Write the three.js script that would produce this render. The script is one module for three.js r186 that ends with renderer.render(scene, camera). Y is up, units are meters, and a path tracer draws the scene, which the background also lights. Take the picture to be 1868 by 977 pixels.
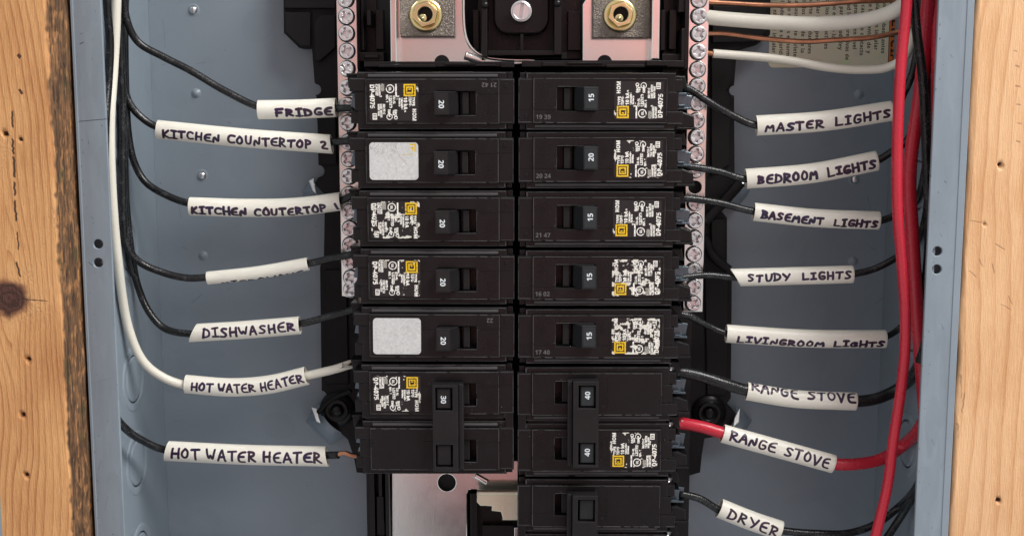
import * as THREE from 'three';
import { mergeGeometries } from 'three/addons/utils/BufferGeometryUtils.js';
import { TextGeometry } from 'three/addons/geometries/TextGeometry.js';
import { FontLoader } from 'three/addons/loaders/FontLoader.js';
import { MarchingCubes } from 'three/addons/objects/MarchingCubes.js';
import { RectAreaLightUniformsLib } from 'three/addons/lights/RectAreaLightUniformsLib.js';

// ---------------------------------------------------------------- camera, light, exposure
const scene = new THREE.Scene();
const MM = 0.001, FPX = 2115, CX = 934, CY = 488.5, CAMZ = 474;      // lens in photo pixels, distance to the flange plane in mm
const camera = new THREE.PerspectiveCamera(2 * Math.atan(CY / FPX) * 180 / Math.PI, 1024 / 535, 0.02, 30);
camera.position.set(0, 0, CAMZ * MM);
camera.rotation.order = 'YXZ';
camera.rotation.set(-Math.atan(0.129), Math.atan(16 / FPX), 0);
camera.updateMatrixWorld(true);
scene.add(camera);

scene.background = new THREE.Color().setRGB(0.65, 0.655, 0.665);      // even grey room light
RectAreaLightUniformsLib.init();
const lampSpots = [
  // x, y, z (m), width, height, intensity, colour
  { at: [0.95, 1.2, 0.58], to: [0.8, 0, 0.50], w: 1.2, h: 0.6, i: 12, c: [1.0, 0.98, 0.95] },
];
const renderer = new THREE.WebGLRenderer({ antialias: true });
renderer.setSize(1024, 535);
renderer.toneMapping = THREE.LinearToneMapping;
renderer.toneMappingExposure = 1.0;
renderer.shadowMap.enabled = true;

// ---------------------------------------------------------------- helpers (all shapes are given in millimetres)
const rng = (a) => () => { a |= 0; a = a + 0x6D2B79F5 | 0; let t = Math.imul(a ^ a >>> 15, 1 | a); t = t + Math.imul(t ^ t >>> 7, 61 | t) ^ t; return ((t ^ t >>> 14) >>> 0) / 4294967296; };
const R0 = rng(71);
const V = (x, y, z = 0) => new THREE.Vector3(x, y, z);
const hash = (x, y, s) => { let h = Math.imul(x | 0, 374761393) + Math.imul(y | 0, 668265263) + Math.imul(s | 0, 974711); h = Math.imul(h ^ h >>> 13, 1274126177); return ((h ^ h >>> 16) >>> 0) / 4294967296; };
const fade = (t) => t * t * (3 - 2 * t);
function noise(x, y, s = 0) {
  const i = Math.floor(x), j = Math.floor(y), u = fade(x - i), v = fade(y - j);
  const a = hash(i, j, s), b = hash(i + 1, j, s), c = hash(i, j + 1, s), d = hash(i + 1, j + 1, s);
  return a + (b - a) * u + (c - a) * v + (a - b - c + d) * u * v;
}
const fbm = (x, y, s, n = 4) => { let r = 0, a = 0.5; for (let k = 0; k < n; k++) { r += a * noise(x, y, s + k * 17); x *= 2.03; y *= 2.03; a *= 0.5; } return r; };
const clamp = (x, a = 0, b = 1) => Math.min(b, Math.max(a, x));
const sstep = (a, b, x) => fade(clamp((x - a) / (b - a)));
// point of the panel that lies d millimetres behind the flange plane, under photo pixel (px, py)
function at(px, py, d) {
  const dir = V((px - CX) / FPX, -(py - CY) / FPX, -1).applyQuaternion(camera.quaternion);
  return V(0, 0, CAMZ).addScaledVector(dir, (-d - CAMZ) / dir.z);
}
const used = {};
const numbered = (n) => { const k = used[n] = (used[n] ?? -1) + 1; return k ? `${n}_${String(k).padStart(3, '0')}` : n; };
function mesh(name, geo, mat, parent) {
  const g = Array.isArray(geo) ? merge(geo) : geo;
  g.scale(MM, MM, MM);
  const m = new THREE.Mesh(g, mat);
  m.castShadow = m.receiveShadow = true;
  m.name = parent ? name : numbered(name);
  (parent ?? scene).add(m);
  return m;
}
function merge(list) {
  return mergeGeometries(list.map((g) => { const n = g.index ? g.toNonIndexed() : g; for (const k of Object.keys(n.attributes)) if (!['position', 'normal', 'uv'].includes(k)) n.deleteAttribute(k); return n; }));
}
function tag(o, label, category, group) { o.userData = { label, category }; if (group) o.userData.group = group; return o; }
function thing(name, label, category, p = V(0, 0, 0), group) {
  const o = new THREE.Group(); o.name = numbered(name); o.position.copy(p).multiplyScalar(MM); scene.add(o);
  return tag(o, label, category, group);
}
function solo(name, geo, mat, label, category, group) {                // a thing that is one mesh, moved to its own middle
  let g = Array.isArray(geo) ? merge(geo) : geo;
  g.computeBoundingBox(); const c = g.boundingBox.getCenter(V(0, 0)); g.translate(-c.x, -c.y, -c.z);
  const m = mesh(name, g, mat); m.position.copy(c).multiplyScalar(MM);
  return tag(m, label, category, group);
}
const poly = (pts) => { const s = new THREE.Shape(); pts.forEach(([x, y], i) => i ? s.lineTo(x, y) : s.moveTo(x, y)); s.closePath(); return s; };
const rect = (x0, y0, x1, y1) => poly([[x0, y0], [x1, y0], [x1, y1], [x0, y1]]);
function rrect(x0, y0, x1, y1, r) {
  const s = new THREE.Shape(); s.moveTo(x0 + r, y0); s.lineTo(x1 - r, y0); s.absarc(x1 - r, y0 + r, r, -Math.PI / 2, 0); s.lineTo(x1, y1 - r); s.absarc(x1 - r, y1 - r, r, 0, Math.PI / 2);
  s.lineTo(x0 + r, y1); s.absarc(x0 + r, y1 - r, r, Math.PI / 2, Math.PI); s.lineTo(x0, y0 + r); s.absarc(x0 + r, y0 + r, r, Math.PI, Math.PI * 1.5); return s;
}
// extruded outline from z0 up to z1 with bevelled rims
function slab(shape, z0, z1, bev = 0.25, seg = 12, bs = 2) {
  const g = new THREE.ExtrudeGeometry(shape, { depth: Math.max(0.01, z1 - z0 - 2 * bev), bevelEnabled: bev > 0, bevelThickness: bev, bevelSize: bev, bevelOffset: -bev, bevelSegments: bs, curveSegments: seg });
  g.translate(0, 0, z0 + bev); return g;
}
const box = (x0, x1, y0, y1, z0, z1, bev = 0.25) => slab(rect(x0, y0, x1, y1), z0, z1, Math.min(bev, (x1 - x0) / 3, (y1 - y0) / 3));
const pbox = (px0, py0, px1, py1, d, back, bev = 0.3) => { const a = at(px0, py0, d), b = at(px1, py1, d); return box(Math.min(a.x, b.x), Math.max(a.x, b.x), Math.min(a.y, b.y), Math.max(a.y, b.y), -back, -d, bev); };
const ppoly = (pts, d) => poly(pts.map(([x, y]) => { const p = at(x, y, d); return [p.x, p.y]; }));
const cyl = (x, y, z0, z1, r, n = 32, r2 = r) => { const g = new THREE.CylinderGeometry(r2, r, z1 - z0, n); g.rotateX(Math.PI / 2); g.translate(x, y, (z0 + z1) / 2); return g; };
const lathe = (pts, n = 40) => { const g = new THREE.LatheGeometry(pts.map(([r, z]) => new THREE.Vector2(r, z)), n); g.rotateX(Math.PI / 2); return g; };
// sweep along a path: round wires, hollow sleeves; v runs round the section from the back, 0.5 is the side that faces forward
function sweep(path, r, o = {}) {
  const curve = new THREE.CatmullRomCurve3(path, false, 'centripetal'), L = curve.getLength(), n = o.n ?? Math.max(8, Math.ceil(L / 1.5)), m = o.m ?? 16;
  const pos = [], uv = [], idx = [], shear = o.shear ?? [0, 0], rag = o.rag ?? [];
  const ringAt = (t, rad, inner) => {
    const c = curve.getPointAt(t), T = curve.getTangentAt(t);
    const N = V(0, 0, 1).addScaledVector(T, -T.z).normalize(), B = N.clone().cross(T);
    for (let k = 0; k <= m; k++) {
      const a = -Math.PI + 2 * Math.PI * k / m, rr = typeof rad === 'function' ? rad(t, a) : rad;
      const p = c.clone().addScaledVector(N, rr * Math.cos(a) * (o.flat ?? 1)).addScaledVector(B, rr * Math.sin(a));
      const s0 = shear[0] * (1 - sstep(0, o.reach ?? 0.12, t)), s1 = shear[1] * sstep(1 - (o.reach ?? 0.12), 1, t);
      p.addScaledVector(T, (s0 + s1) * Math.sin(a));
      if (o.ragged) p.addScaledVector(T, (t > 0.999 ? 1 : t < 0.001 ? -1 : 0) * (noise(k * 0.9, t * 9, 5) - 0.5) * o.ragged);
      pos.push(p.x, p.y, p.z); uv.push(o.metric ? L * t : t, inner ? 0.01 : o.metric ? k / m * 2 * Math.PI * r : k / m);
    }
  };
  const rings = [];
  for (let i = 0; i <= n; i++) rings.push([i / n, r, false]);
  if (o.wall) for (let i = n; i >= 0; i--) rings.push([i / n, r - o.wall, true]);
  if (o.wall) rings.push([0, r, true]);
  rings.forEach((a) => ringAt(...a));
  for (let i = 0; i < rings.length - 1; i++) for (let k = 0; k < m; k++) { const a = i * (m + 1) + k, b = a + m + 1; idx.push(a, b, a + 1, b, b + 1, a + 1); }
  if (!o.wall) for (const [t, flip] of [[0, 0], [1, 1]]) {
    const c = curve.getPointAt(t), base = pos.length / 3, ring = t * n * (m + 1);
    pos.push(c.x, c.y, c.z); uv.push(0, 0);
    for (let k = 0; k < m; k++) flip ? idx.push(base, ring + k, ring + k + 1) : idx.push(base, ring + k + 1, ring + k);
  }
  const g = new THREE.BufferGeometry();
  g.setAttribute('position', new THREE.Float32BufferAttribute(pos, 3)); g.setAttribute('uv', new THREE.Float32BufferAttribute(uv, 2)); g.setIndex(idx);
  g.computeVertexNormals();
  const nn = g.attributes.normal;                                       // close the seam at the back
  for (let i = 0; i < rings.length; i++) { const a = i * (m + 1), b = a + m, v = V(nn.getX(a) + nn.getX(b), nn.getY(a) + nn.getY(b), nn.getZ(a) + nn.getZ(b)).normalize(); nn.setXYZ(a, v.x, v.y, v.z); nn.setXYZ(b, v.x, v.y, v.z); }
  for (let k = 0; k < nn.count; k++) nn.setXYZ(k, nn.getX(k), nn.getY(k), nn.getZ(k));
  g.userData = { L }; return g;
}
// ---------------------------------------------------------------- textures
function dataTex(w, h, f, srgb, rep) {
  const d = new Uint8Array(w * h * 4);
  for (let j = 0; j < h; j++) for (let i = 0; i < w; i++) { const c = f(i, j), k = 4 * (j * w + i); if (Array.isArray(c)) { d[k] = c[0]; d[k + 1] = c[1]; d[k + 2] = c[2]; } else d[k] = d[k + 1] = d[k + 2] = c; d[k + 3] = 255; }
  const t = new THREE.DataTexture(d, w, h); t.magFilter = THREE.LinearFilter; t.minFilter = THREE.LinearFilter; t.wrapS = t.wrapT = THREE.RepeatWrapping;
  if (srgb) t.colorSpace = THREE.SRGBColorSpace; if (rep) t.repeat.set(...rep); t.needsUpdate = true; return t;
}
function canvasTex(w, h, draw) {
  const c = document.createElement('canvas'); c.width = Math.round(w); c.height = Math.round(h);
  const x = c.getContext('2d'); draw(x, c.width, c.height);
  const t = new THREE.CanvasTexture(c); t.colorSpace = THREE.SRGBColorSpace; t.anisotropy = 8; return t;
}
const tile = (x, y, n, s, p) => { // tileable noise: blend of four shifted copies
  const u = x / n, v = y / n; return noise(x * p, y * p, s) * (1 - u) * (1 - v) + noise((x - n) * p, y * p, s) * u * (1 - v) + noise(x * p, (y - n) * p, s) * (1 - u) * v + noise((x - n) * p, (y - n) * p, s) * u * v;
};
const grainMap = dataTex(256, 256, (i, j) => 255 * (0.55 * tile(i, j, 256, 3, 0.45) + 0.3 * tile(i, j, 256, 4, 0.16) + 0.15 * hash(i, j, 6)), false, [1 / 26, 1 / 26]);   // 26 mm square, uv in mm
const orangePeel = dataTex(256, 256, (i, j) => 255 * (0.6 * tile(i, j, 256, 13, 0.09) + 0.4 * tile(i, j, 256, 14, 0.21)), false, [1 / 60, 1 / 60]);
const smudge = dataTex(256, 256, (i, j) => 150 + 105 * (0.5 * tile(i, j, 256, 23, 0.03) + 0.3 * tile(i, j, 256, 24, 0.1) + 0.2 * tile(i, j, 256, 25, 0.4)), false, [1 / 90, 1 / 90]);
const dustMap = dataTex(512, 512, (i, j) => { const n = 0.6 * tile(i, j, 512, 33, 0.03) + 0.4 * tile(i, j, 512, 34, 0.2); const sp = hash(i, j, 35) > 0.9975 ? 70 : 0; const v = 168 + 70 * n + sp; return [clamp(v, 0, 255), clamp(v * 0.985, 0, 255), clamp(v * 0.985, 0, 255)]; }, true, [1 / 75, 1 / 75]);
const paintMap = dataTex(256, 256, (i, j) => { const v = 236 + 14 * tile(i, j, 256, 53, 0.05) + 5 * hash(i, j, 55); return [v, v, v]; }, true, [1 / 120, 1 / 120]);
const brushMap = dataTex(256, 256, (i, j) => 255 * (0.7 * tile(i, j * 0.05, 256, 43, 0.6) + 0.3 * tile(i, j, 256, 44, 0.08)), false, [1 / 22, 1 / 22]);
const scuffMap = dataTex(512, 128, (i, j) => { const s = noise(i * 0.35, j * 0.55, 71) * noise(i * 0.03, j * 0.06, 72); const v = 74 + 16 * noise(i * 0.1, j * 0.2, 73) + (s > 0.52 ? 90 : s > 0.47 ? 30 : 0); return [v, v, v]; }, true, [1 / 60, 1 / 15]);
const lin = (r, g, b) => new THREE.Color().setRGB(r, g, b);
const mat = (c, roughness, metalness = 0, extra = {}) => new THREE.MeshStandardMaterial({ color: lin(...c), roughness, metalness, ...extra });
const phys = (c, roughness, extra = {}) => new THREE.MeshPhysicalMaterial({ color: lin(...c), roughness, ...extra });
const M = {
  paint: mat([0.248, 0.297, 0.345], 0.36, 0, { bumpMap: orangePeel, bumpScale: 0.000012, map: paintMap }),
  black: phys([0.0120, 0.0108, 0.0118], 0.38, { specularIntensity: 0.6, map: dustMap, bumpMap: grainMap, bumpScale: 0.00005, roughnessMap: smudge }),
  blackFlat: phys([0.014, 0.0125, 0.0135], 0.6, { specularIntensity: 0.5, map: dustMap, bumpMap: grainMap, bumpScale: 0.00006 }),
  handle: phys([0.019, 0.018, 0.019], 0.42, { specularIntensity: 0.6, map: dustMap, bumpMap: grainMap, bumpScale: 0.00004 }),
  handleCool: phys([0.027, 0.031, 0.034], 0.42, { specularIntensity: 0.6, map: dustMap, bumpMap: grainMap, bumpScale: 0.00004 }),
  wireBlack: phys([0.12, 0.125, 0.135], 0.30, { specularIntensity: 0.8, map: scuffMap, bumpMap: grainMap, bumpScale: 0.00012, roughnessMap: smudge }),
  wireWhite: mat([0.80, 0.765, 0.665], 0.40, 0, { bumpMap: grainMap, bumpScale: 0.00005, map: paintMap }),
  wireRed: mat([0.60, 0.024, 0.048], 0.34, 0, { bumpMap: grainMap, bumpScale: 0.00009, roughnessMap: smudge, map: paintMap }),
  copper: mat([0.84, 0.42, 0.25], 0.34, 1, { bumpMap: grainMap, bumpScale: 0.00006, map: dustMap }),
  zinc: mat([0.80, 0.81, 0.82], 0.33, 1, { bumpMap: grainMap, bumpScale: 0.00004 }),
  tin: mat([0.88, 0.87, 0.84], 0.24, 1, { bumpMap: brushMap, bumpScale: 0.000006, roughnessMap: smudge }),
  steel: mat([0.55, 0.58, 0.60], 0.30, 1, { bumpMap: grainMap, bumpScale: 0.00005 }),
  clip: mat([0.13, 0.165, 0.19], 0.30, 1, { bumpMap: grainMap, bumpScale: 0.00008 }),
  yellowZinc: mat([0.80, 0.68, 0.36], 0.26, 1, { bumpMap: grainMap, bumpScale: 0.00003 }),
  bareEdge: mat([0.93, 0.93, 0.93], 0.3, 1),
  worn: phys([0.085, 0.083, 0.086], 0.42, { specularIntensity: 0.9, map: dustMap, bumpMap: grainMap, bumpScale: 0.0001 }),  // scuffed plastic, lightened to paint in edge highlights too
  void: mat([0.012, 0.012, 0.012], 0.8),
};

// ---------------------------------------------------------------- timber studs
function woodSkin(o) {                                                  // o: size in mm, knots, colours; returns colour and height maps
  const { w, h, ppm = 5 } = o, W = Math.round(w * ppm), H = Math.round(h * ppm), hgt = new Float32Array(W * H);
  const field = (i, j) => {
    const x = o.x0 + i / ppm, y = o.y0 + j / ppm;
    let g = x + 3.2 * (fbm(x * 0.012, y * 0.008, o.seed) - 0.5) * 6 + 0.35 * (noise(x * 0.3, y * 0.02, o.seed + 9) - 0.5) + (o.lean ?? 0) * y;
    let kd = 9;
    for (const [kx, ky, r, dark] of o.knots) {
      const dx = x - kx, dy = (y - ky) * 0.55, d = Math.hypot(dx, dy) + 0.001, e = Math.hypot(dx, y - ky);
      g += Math.sign(dx || 1) * -r * 1.5 * Math.exp(-d / (r * 2.2)) * sstep(0, r, Math.abs(dx) + r * 0.5);
      if (dark > 0) kd = Math.min(kd, (e + 1.6 * (noise(x * 0.5, y * 0.5, 91) - 0.5)) / r);
    }
    return [x, y, g, kd];
  };
  const tex = dataTex(W, H, (i, j) => {
    const [x, y, g, kd] = field(i, j);
    const ring = g / o.period + 0.5 * noise(g * 0.15, 0.5, o.seed + 3), f = ring - Math.floor(ring);
    const late = Math.pow(f, 3.5) * sstep(1, 0.93, f), fib = noise(x * 5, y * 0.28, o.seed + 5), fine = noise(x * 9, y * 1.4, o.seed + 6), blot = fbm(x * 0.07, y * 0.03, o.seed + 7);
    let k = clamp(0.16 + late * (o.ringDepth ?? 0.6) * (0.45 + 0.9 * noise(g * 0.4, y * 0.02, 8)) + (fib - 0.5) * 0.24 + (fine - 0.5) * 0.16 + (blot - 0.5) * 0.75);
    let c = [0, 1, 2].map((q) => o.light[q] + (o.dark[q] - o.light[q]) * k);
    let z = 0.5 - late * 0.2 + (fib - 0.5) * 0.35 + (fine - 0.5) * 0.2;
    const rough = o.fuzz ? sstep(0.42, 0.66, fbm(x * 0.05, y * 0.025, o.seed + 11)) * sstep(-86, -72, y) * sstep(2, -14, y) : 0;
    if (rough > 0) { const s = noise(x * 1.7 + y * 0.25, y * 1.6, o.seed + 12); z += rough * (s - 0.5) * 0.8; c = c.map((v, q) => v * (1 - rough * 0.16 * (1 - s)) + rough * 10 * s); }
    if (kd < 1.5) {
      const e = 1 - sstep(0.72, 1.35, kd), rg = 0.5 + 0.5 * Math.sin(kd * 16 + 3 * noise(x * 0.4, y * 0.4, 3));
      const kc = [98 - 46 * e * (0.5 + 0.5 * rg), 58 - 32 * e * (0.5 + 0.5 * rg), 36 - 18 * rg * e];
      c = c.map((v, q) => v + (kc[q] - v) * e * 0.94); z -= 0.1 * e * rg;
    }
    for (const [sx, sy, sw, sl, ang, dk] of o.marks ?? []) {            // slits, gouges and dents: stained wood with an outline
      const ca = Math.cos(ang), sa = Math.sin(ang), dx = x - sx, dy = y - sy, u = (dx * ca + dy * sa) + 0.5 * (noise(y * 1.1, sx, 4) - 0.5), v = -dx * sa + dy * ca;
      const m = (1 - sstep(sw * 0.6, sw * 1.3, Math.abs(u))) * (1 - sstep(sl * 0.75, sl, Math.abs(v)));
      if (m > 0) { c = c.map((q, n) => q + ([52, 30, 18][n] - q) * m * dk); z -= m * 0.9 * dk; }
    }
    const side = o.wane ? sstep(-0.5, 0.8, x - o.wane(y)) : 0;          // weathered bark side, its dark brown partly painted shade
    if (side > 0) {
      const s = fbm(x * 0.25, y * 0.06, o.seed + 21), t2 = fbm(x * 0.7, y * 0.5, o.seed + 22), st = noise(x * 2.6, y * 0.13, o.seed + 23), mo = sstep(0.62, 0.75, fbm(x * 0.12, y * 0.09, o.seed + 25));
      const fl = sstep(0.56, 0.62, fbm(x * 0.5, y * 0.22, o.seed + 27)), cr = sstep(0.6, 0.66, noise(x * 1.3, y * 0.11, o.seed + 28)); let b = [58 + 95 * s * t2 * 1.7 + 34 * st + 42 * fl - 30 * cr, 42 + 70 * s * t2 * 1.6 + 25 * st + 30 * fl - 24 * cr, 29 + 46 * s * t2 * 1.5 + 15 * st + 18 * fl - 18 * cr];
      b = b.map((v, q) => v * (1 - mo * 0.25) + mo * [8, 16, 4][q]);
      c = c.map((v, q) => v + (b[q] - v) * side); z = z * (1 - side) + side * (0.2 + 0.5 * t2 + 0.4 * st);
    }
    hgt[j * W + i] = z; return c.map((v) => clamp(v, 0, 255));
  }, true);
  const bump = dataTex(W, H, (i, j) => clamp(255 * (0.1 + 0.75 * hgt[j * W + i]), 0, 255), false);
  for (const t of [tex, bump]) t.wrapS = t.wrapT = THREE.MirroredRepeatWrapping;
  return { tex, bump };
}
// a stud's skin: profile [[x, z, skin x]] swept along y with small real unevenness; holes press the face in
function stud(name, profile, skin, o, label) {
  const Y0 = -235, Y1 = 85, ny = 330, pos = [], uv = [], idx = [], n = profile.length;
  for (let j = 0; j <= ny; j++) for (let i = 0; i < n; i++) {
    const y = Y0 + (Y1 - Y0) * j / ny; let [x, z, s, rough] = profile[i];
    const q = (noise(s * 0.22, y * 0.06, o.seed + 40) - 0.5) * 2 + (noise(s * 0.9, y * 0.3, o.seed + 41) - 0.5) * 0.7;
    x += q * rough * 0.7 + (rough ? rough * (o.edge?.(y) ?? 0) : 0); z += q * rough * 0.6;
    for (const [hx, hy, r, dep] of o.holes ?? []) { const d = Math.hypot(s - hx, y - hy); if (d < r * 1.6) z -= dep * (1 - sstep(r * 0.4, r * 1.4, d)); }
    pos.push(x, y, z); uv.push((s - o.x0) / o.w, (y - o.y0) / o.h);
  }
  for (let j = 0; j < ny; j++) for (let i = 0; i < n - 1; i++) { const a = j * n + i, b = a + n; idx.push(a, a + 1, b, a + 1, b + 1, b); }
  const g = new THREE.BufferGeometry();
  g.setAttribute('position', new THREE.Float32BufferAttribute(pos, 3)); g.setAttribute('uv', new THREE.Float32BufferAttribute(uv, 2)); g.setIndex(idx); g.computeVertexNormals();
  solo(name, g, new THREE.MeshStandardMaterial({ map: skin.tex, bumpMap: skin.bump, bumpScale: o.bump ?? 0.00035, roughness: 0.78 }), label, 'stud');
}
{ // left stud, 20 mm proud of the box
  const P = (px, py) => { const p = at(px, py, -20.5); return [p.x, p.y]; };
  const edge = -182.4, o = { seed: 5, w: 100, h: 330, x0: -222, y0: -240, period: 3.3, lean: 0.02, light: [212, 160, 106], dark: [150, 92, 50], fuzz: true, ringDepth: 0.62,
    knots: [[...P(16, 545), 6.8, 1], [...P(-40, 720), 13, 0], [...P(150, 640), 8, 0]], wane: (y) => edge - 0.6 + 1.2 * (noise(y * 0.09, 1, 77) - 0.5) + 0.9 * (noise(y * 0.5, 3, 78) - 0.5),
    marks: [[21, 218, 0.35, 3.6], [22, 268, 0.4, 3.4], [24, 305, 0.45, 4.6], [25, 345, 0.4, 3.0], [27, 385, 0.4, 4.6], [31, 440, 0.25, 4], [32, 492, 0.35, 3.4, 0.25], [60, 548, 0.15, 6, 1.5], [36, 168, 0.5, 1.2, 0.6], [33, 103, 0.6, 0.9, 0.9], [8, 244, 0.9, 0.9], [36, 254, 0.6, 0.8]].map(([x, y, a, b, g = 0]) => [...P(x, y), a, b, g, 0.85]),
    holes: [[8, 244, 1.1, 2.6], [50, 655, 1.0, 2.4], [40, 757, 1.1, 2.4], [47, 866, 1.0, 2.2], [36, 254, 0.8, 1.4]].map(([x, y, r, d]) => [...P(x, y), r, d]) };
  o.marks.push(...[[50, 655], [40, 757], [47, 866]].map(([x, y]) => [...P(x, y), 0.7, 0.8, 0.4, 0.9]));
  const prof = [];
  for (let s = -222; s < edge - 1.6; s += 0.6) prof.push([s, 20.5, s, 0]);
  for (let k = 0; k <= 5; k++) { const a = k / 5 * Math.PI / 2; prof.push([edge - 1.6 + 1.6 * Math.sin(a), 20.5 - 1.6 + 1.6 * Math.cos(a), edge - 1.6 + 2.5 * k / 5, 0.35]); }
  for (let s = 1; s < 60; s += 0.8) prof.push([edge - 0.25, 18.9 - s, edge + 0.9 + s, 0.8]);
  stud('wood_stud', prof, woodSkin(o), { ...o, bump: 0.0005 }, 'rough orange-brown timber stud with a knot and a weathered side darkened partly as painted shade, left of the grey box');
}
{ // right stud, flush with the flange
  const P = (px, py) => { const p = at(px, py, 0.5); return [p.x, p.y]; };
  const edge = 181.9, o = { seed: 31, w: 80, h: 330, x0: 150, y0: -240, period: 5.4, lean: -0.03, light: [223, 180, 136], dark: [182, 126, 80], ringDepth: 0.5,
    knots: [[...P(1700, 690), 7, 0], [...P(1826, 300), 0.9, 1], [...P(1797, 408), 0.5, 1], [...P(1822, 912), 0.8, 1]],
    marks: [[1852, 94, 0.3, 1.2, 1.2], [1856, 122, 0.3, 1.4, 1.3], [1857, 158, 0.4, 1.6, 1.4], [1858, 192, 0.3, 1.4, 1.4], [1860, 226, 0.35, 1.4, 1.4], [1858, 258, 0.4, 1.3, 1.3], [1825, 450, 0.25, 3.4, 1.05], [1780, 405, 0.2, 4, 1.4], [1812, 490, 0.25, 3, 0.3], [1790, 480, 0.25, 2.6, 0.5], [1835, 560, 0.2, 3.4, 1.1], [1843, 548, 0.2, 3, 0.5], [1752, 705, 0.35, 7, 0.12], [1757, 735, 0.3, 6, -0.1], [1746, 790, 0.3, 6, 0.1], [1797, 408, 0.4, 0.5], [1774, 500, 0.2, 3, 0.9]].map(([x, y, a, b, g = 0]) => [...P(x, y), a, b * 0.8, g, 0.26]),
    holes: [[1826, 301, 1.0, 2.6], [1797, 408, 0.6, 1.4], [1822, 912, 0.9, 2]].map(([x, y, r, d]) => [...P(x, y), r, d]), edge: (y) => 1.1 * noise(y * 0.04, 2, 66) };
  const prof = [];
  for (let s = 60; s > 0; s -= 2.5) prof.push([edge, -2.4 - s, edge - 1.6 - s * 0.4, 0.5]);
  for (let k = 0; k <= 5; k++) { const a = k / 5 * Math.PI / 2; prof.push([edge + 1.7 - 1.7 * Math.cos(a), -2.2 + 1.7 * Math.sin(a), edge + 1.7 * k / 5 - 0.4, 0.5]); }
  for (let s = edge + 2.2; s < 225; s += 0.6) prof.push([s, -0.5, s, 0]);
  stud('wood_stud', prof, woodSkin(o), o, 'smooth pale pine stud with small nail dents, right of the grey box');
}

// ---------------------------------------------------------------- grey steel box
const HW = 181, DEEP = 95, YB = -330, YT = 420;
const enclosure = thing('panel_box', 'blue-grey painted steel electrical box holding all the breakers and wires', 'electrical box');
const plateMap = canvasTex(1536, 1536, (c, W, H) => {                  // fine scratches, rubs and grit in the paint
  const r = rng(404); c.fillStyle = '#f4f4f4'; c.fillRect(0, 0, W, H); c.lineCap = 'round';
  for (let k = 0; k < 420; k++) { const g = 228 + 27 * r(); c.fillStyle = `rgba(${g},${g},${g},0.3)`; c.beginPath(); c.ellipse(r() * W, r() * H, 10 + 60 * r(), 6 + 30 * r(), r() * 3, 0, 7); c.fill(); }
  for (let k = 0; k < 150; k++) { const x = r() * W, y = r() * H, a = r() * 6.3, l = 4 + 70 * r() * r(), v = r() < 0.5 ? 150 : 255; c.strokeStyle = `rgba(${v},${v},${v},${0.15 + 0.4 * r()})`; c.lineWidth = 0.7 + 0.9 * r(); c.beginPath(); c.moveTo(x, y); c.quadraticCurveTo(x + l * 0.5 * Math.cos(a) + 3, y + l * 0.5 * Math.sin(a), x + l * Math.cos(a), y + l * Math.sin(a)); c.stroke(); }
  for (let k = 0; k < 900; k++) { const v = r() < 0.6 ? 120 + 60 * r() : 255; c.fillStyle = `rgba(${v},${v},${v - 6},${0.2 + 0.5 * r()})`; const s = 0.6 + 2.0 * r() * r(); c.fillRect(r() * W, r() * H, s, s * (0.6 + r())); }
}); plateMap.wrapS = plateMap.wrapT = THREE.RepeatWrapping; plateMap.repeat.set(1 / 340, 1 / 340);
const platePaint = M.paint.clone(); platePaint.map = plateMap; platePaint.roughness = 0.31;
mesh('back_plate', box(-HW + 1.2, HW - 1.2, YB, YT, -DEEP - 1.5, -DEEP, 0.1), platePaint, enclosure);
function marksMap(seed, w, h, marks) {                                  // scuffs and pencil marks on a flange; mm, y up from its foot
  return canvasTex(w * 7, h * 7, (c, W, H) => {
    const r = rng(seed); c.fillStyle = '#fff'; c.fillRect(0, 0, W, H);
    for (let k = 0; k < 500; k++) { const g = 225 + 30 * r(); c.fillStyle = `rgba(${g},${g},${g},0.35)`; c.beginPath(); c.ellipse(r() * W, r() * H, 3 + 20 * r(), 20 + 110 * r(), 0, 0, Math.PI * 2); c.fill(); }
    c.lineCap = 'round';
    for (const [x, y, dx, dy, lw, al] of marks) { c.strokeStyle = `rgba(52,54,58,${al})`; c.lineWidth = lw * 7; c.beginPath(); c.moveTo(x * 7, H - y * 7); c.quadraticCurveTo((x + dx / 2) * 7, H - (y + dy / 2 + 0.3 * (r() - 0.5)) * 7, (x + dx) * 7, H - (y + dy) * 7); c.stroke(); }
    for (let k = 0; k < 70; k++) { c.fillStyle = `rgba(70,66,62,${0.15 + 0.4 * r()})`; const s = 0.6 + 2.2 * r(); c.fillRect(r() < 0.6 ? r() * W * 0.25 : r() * W, r() * H, s, s * (1 + 2 * r())); }
  });
}
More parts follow.
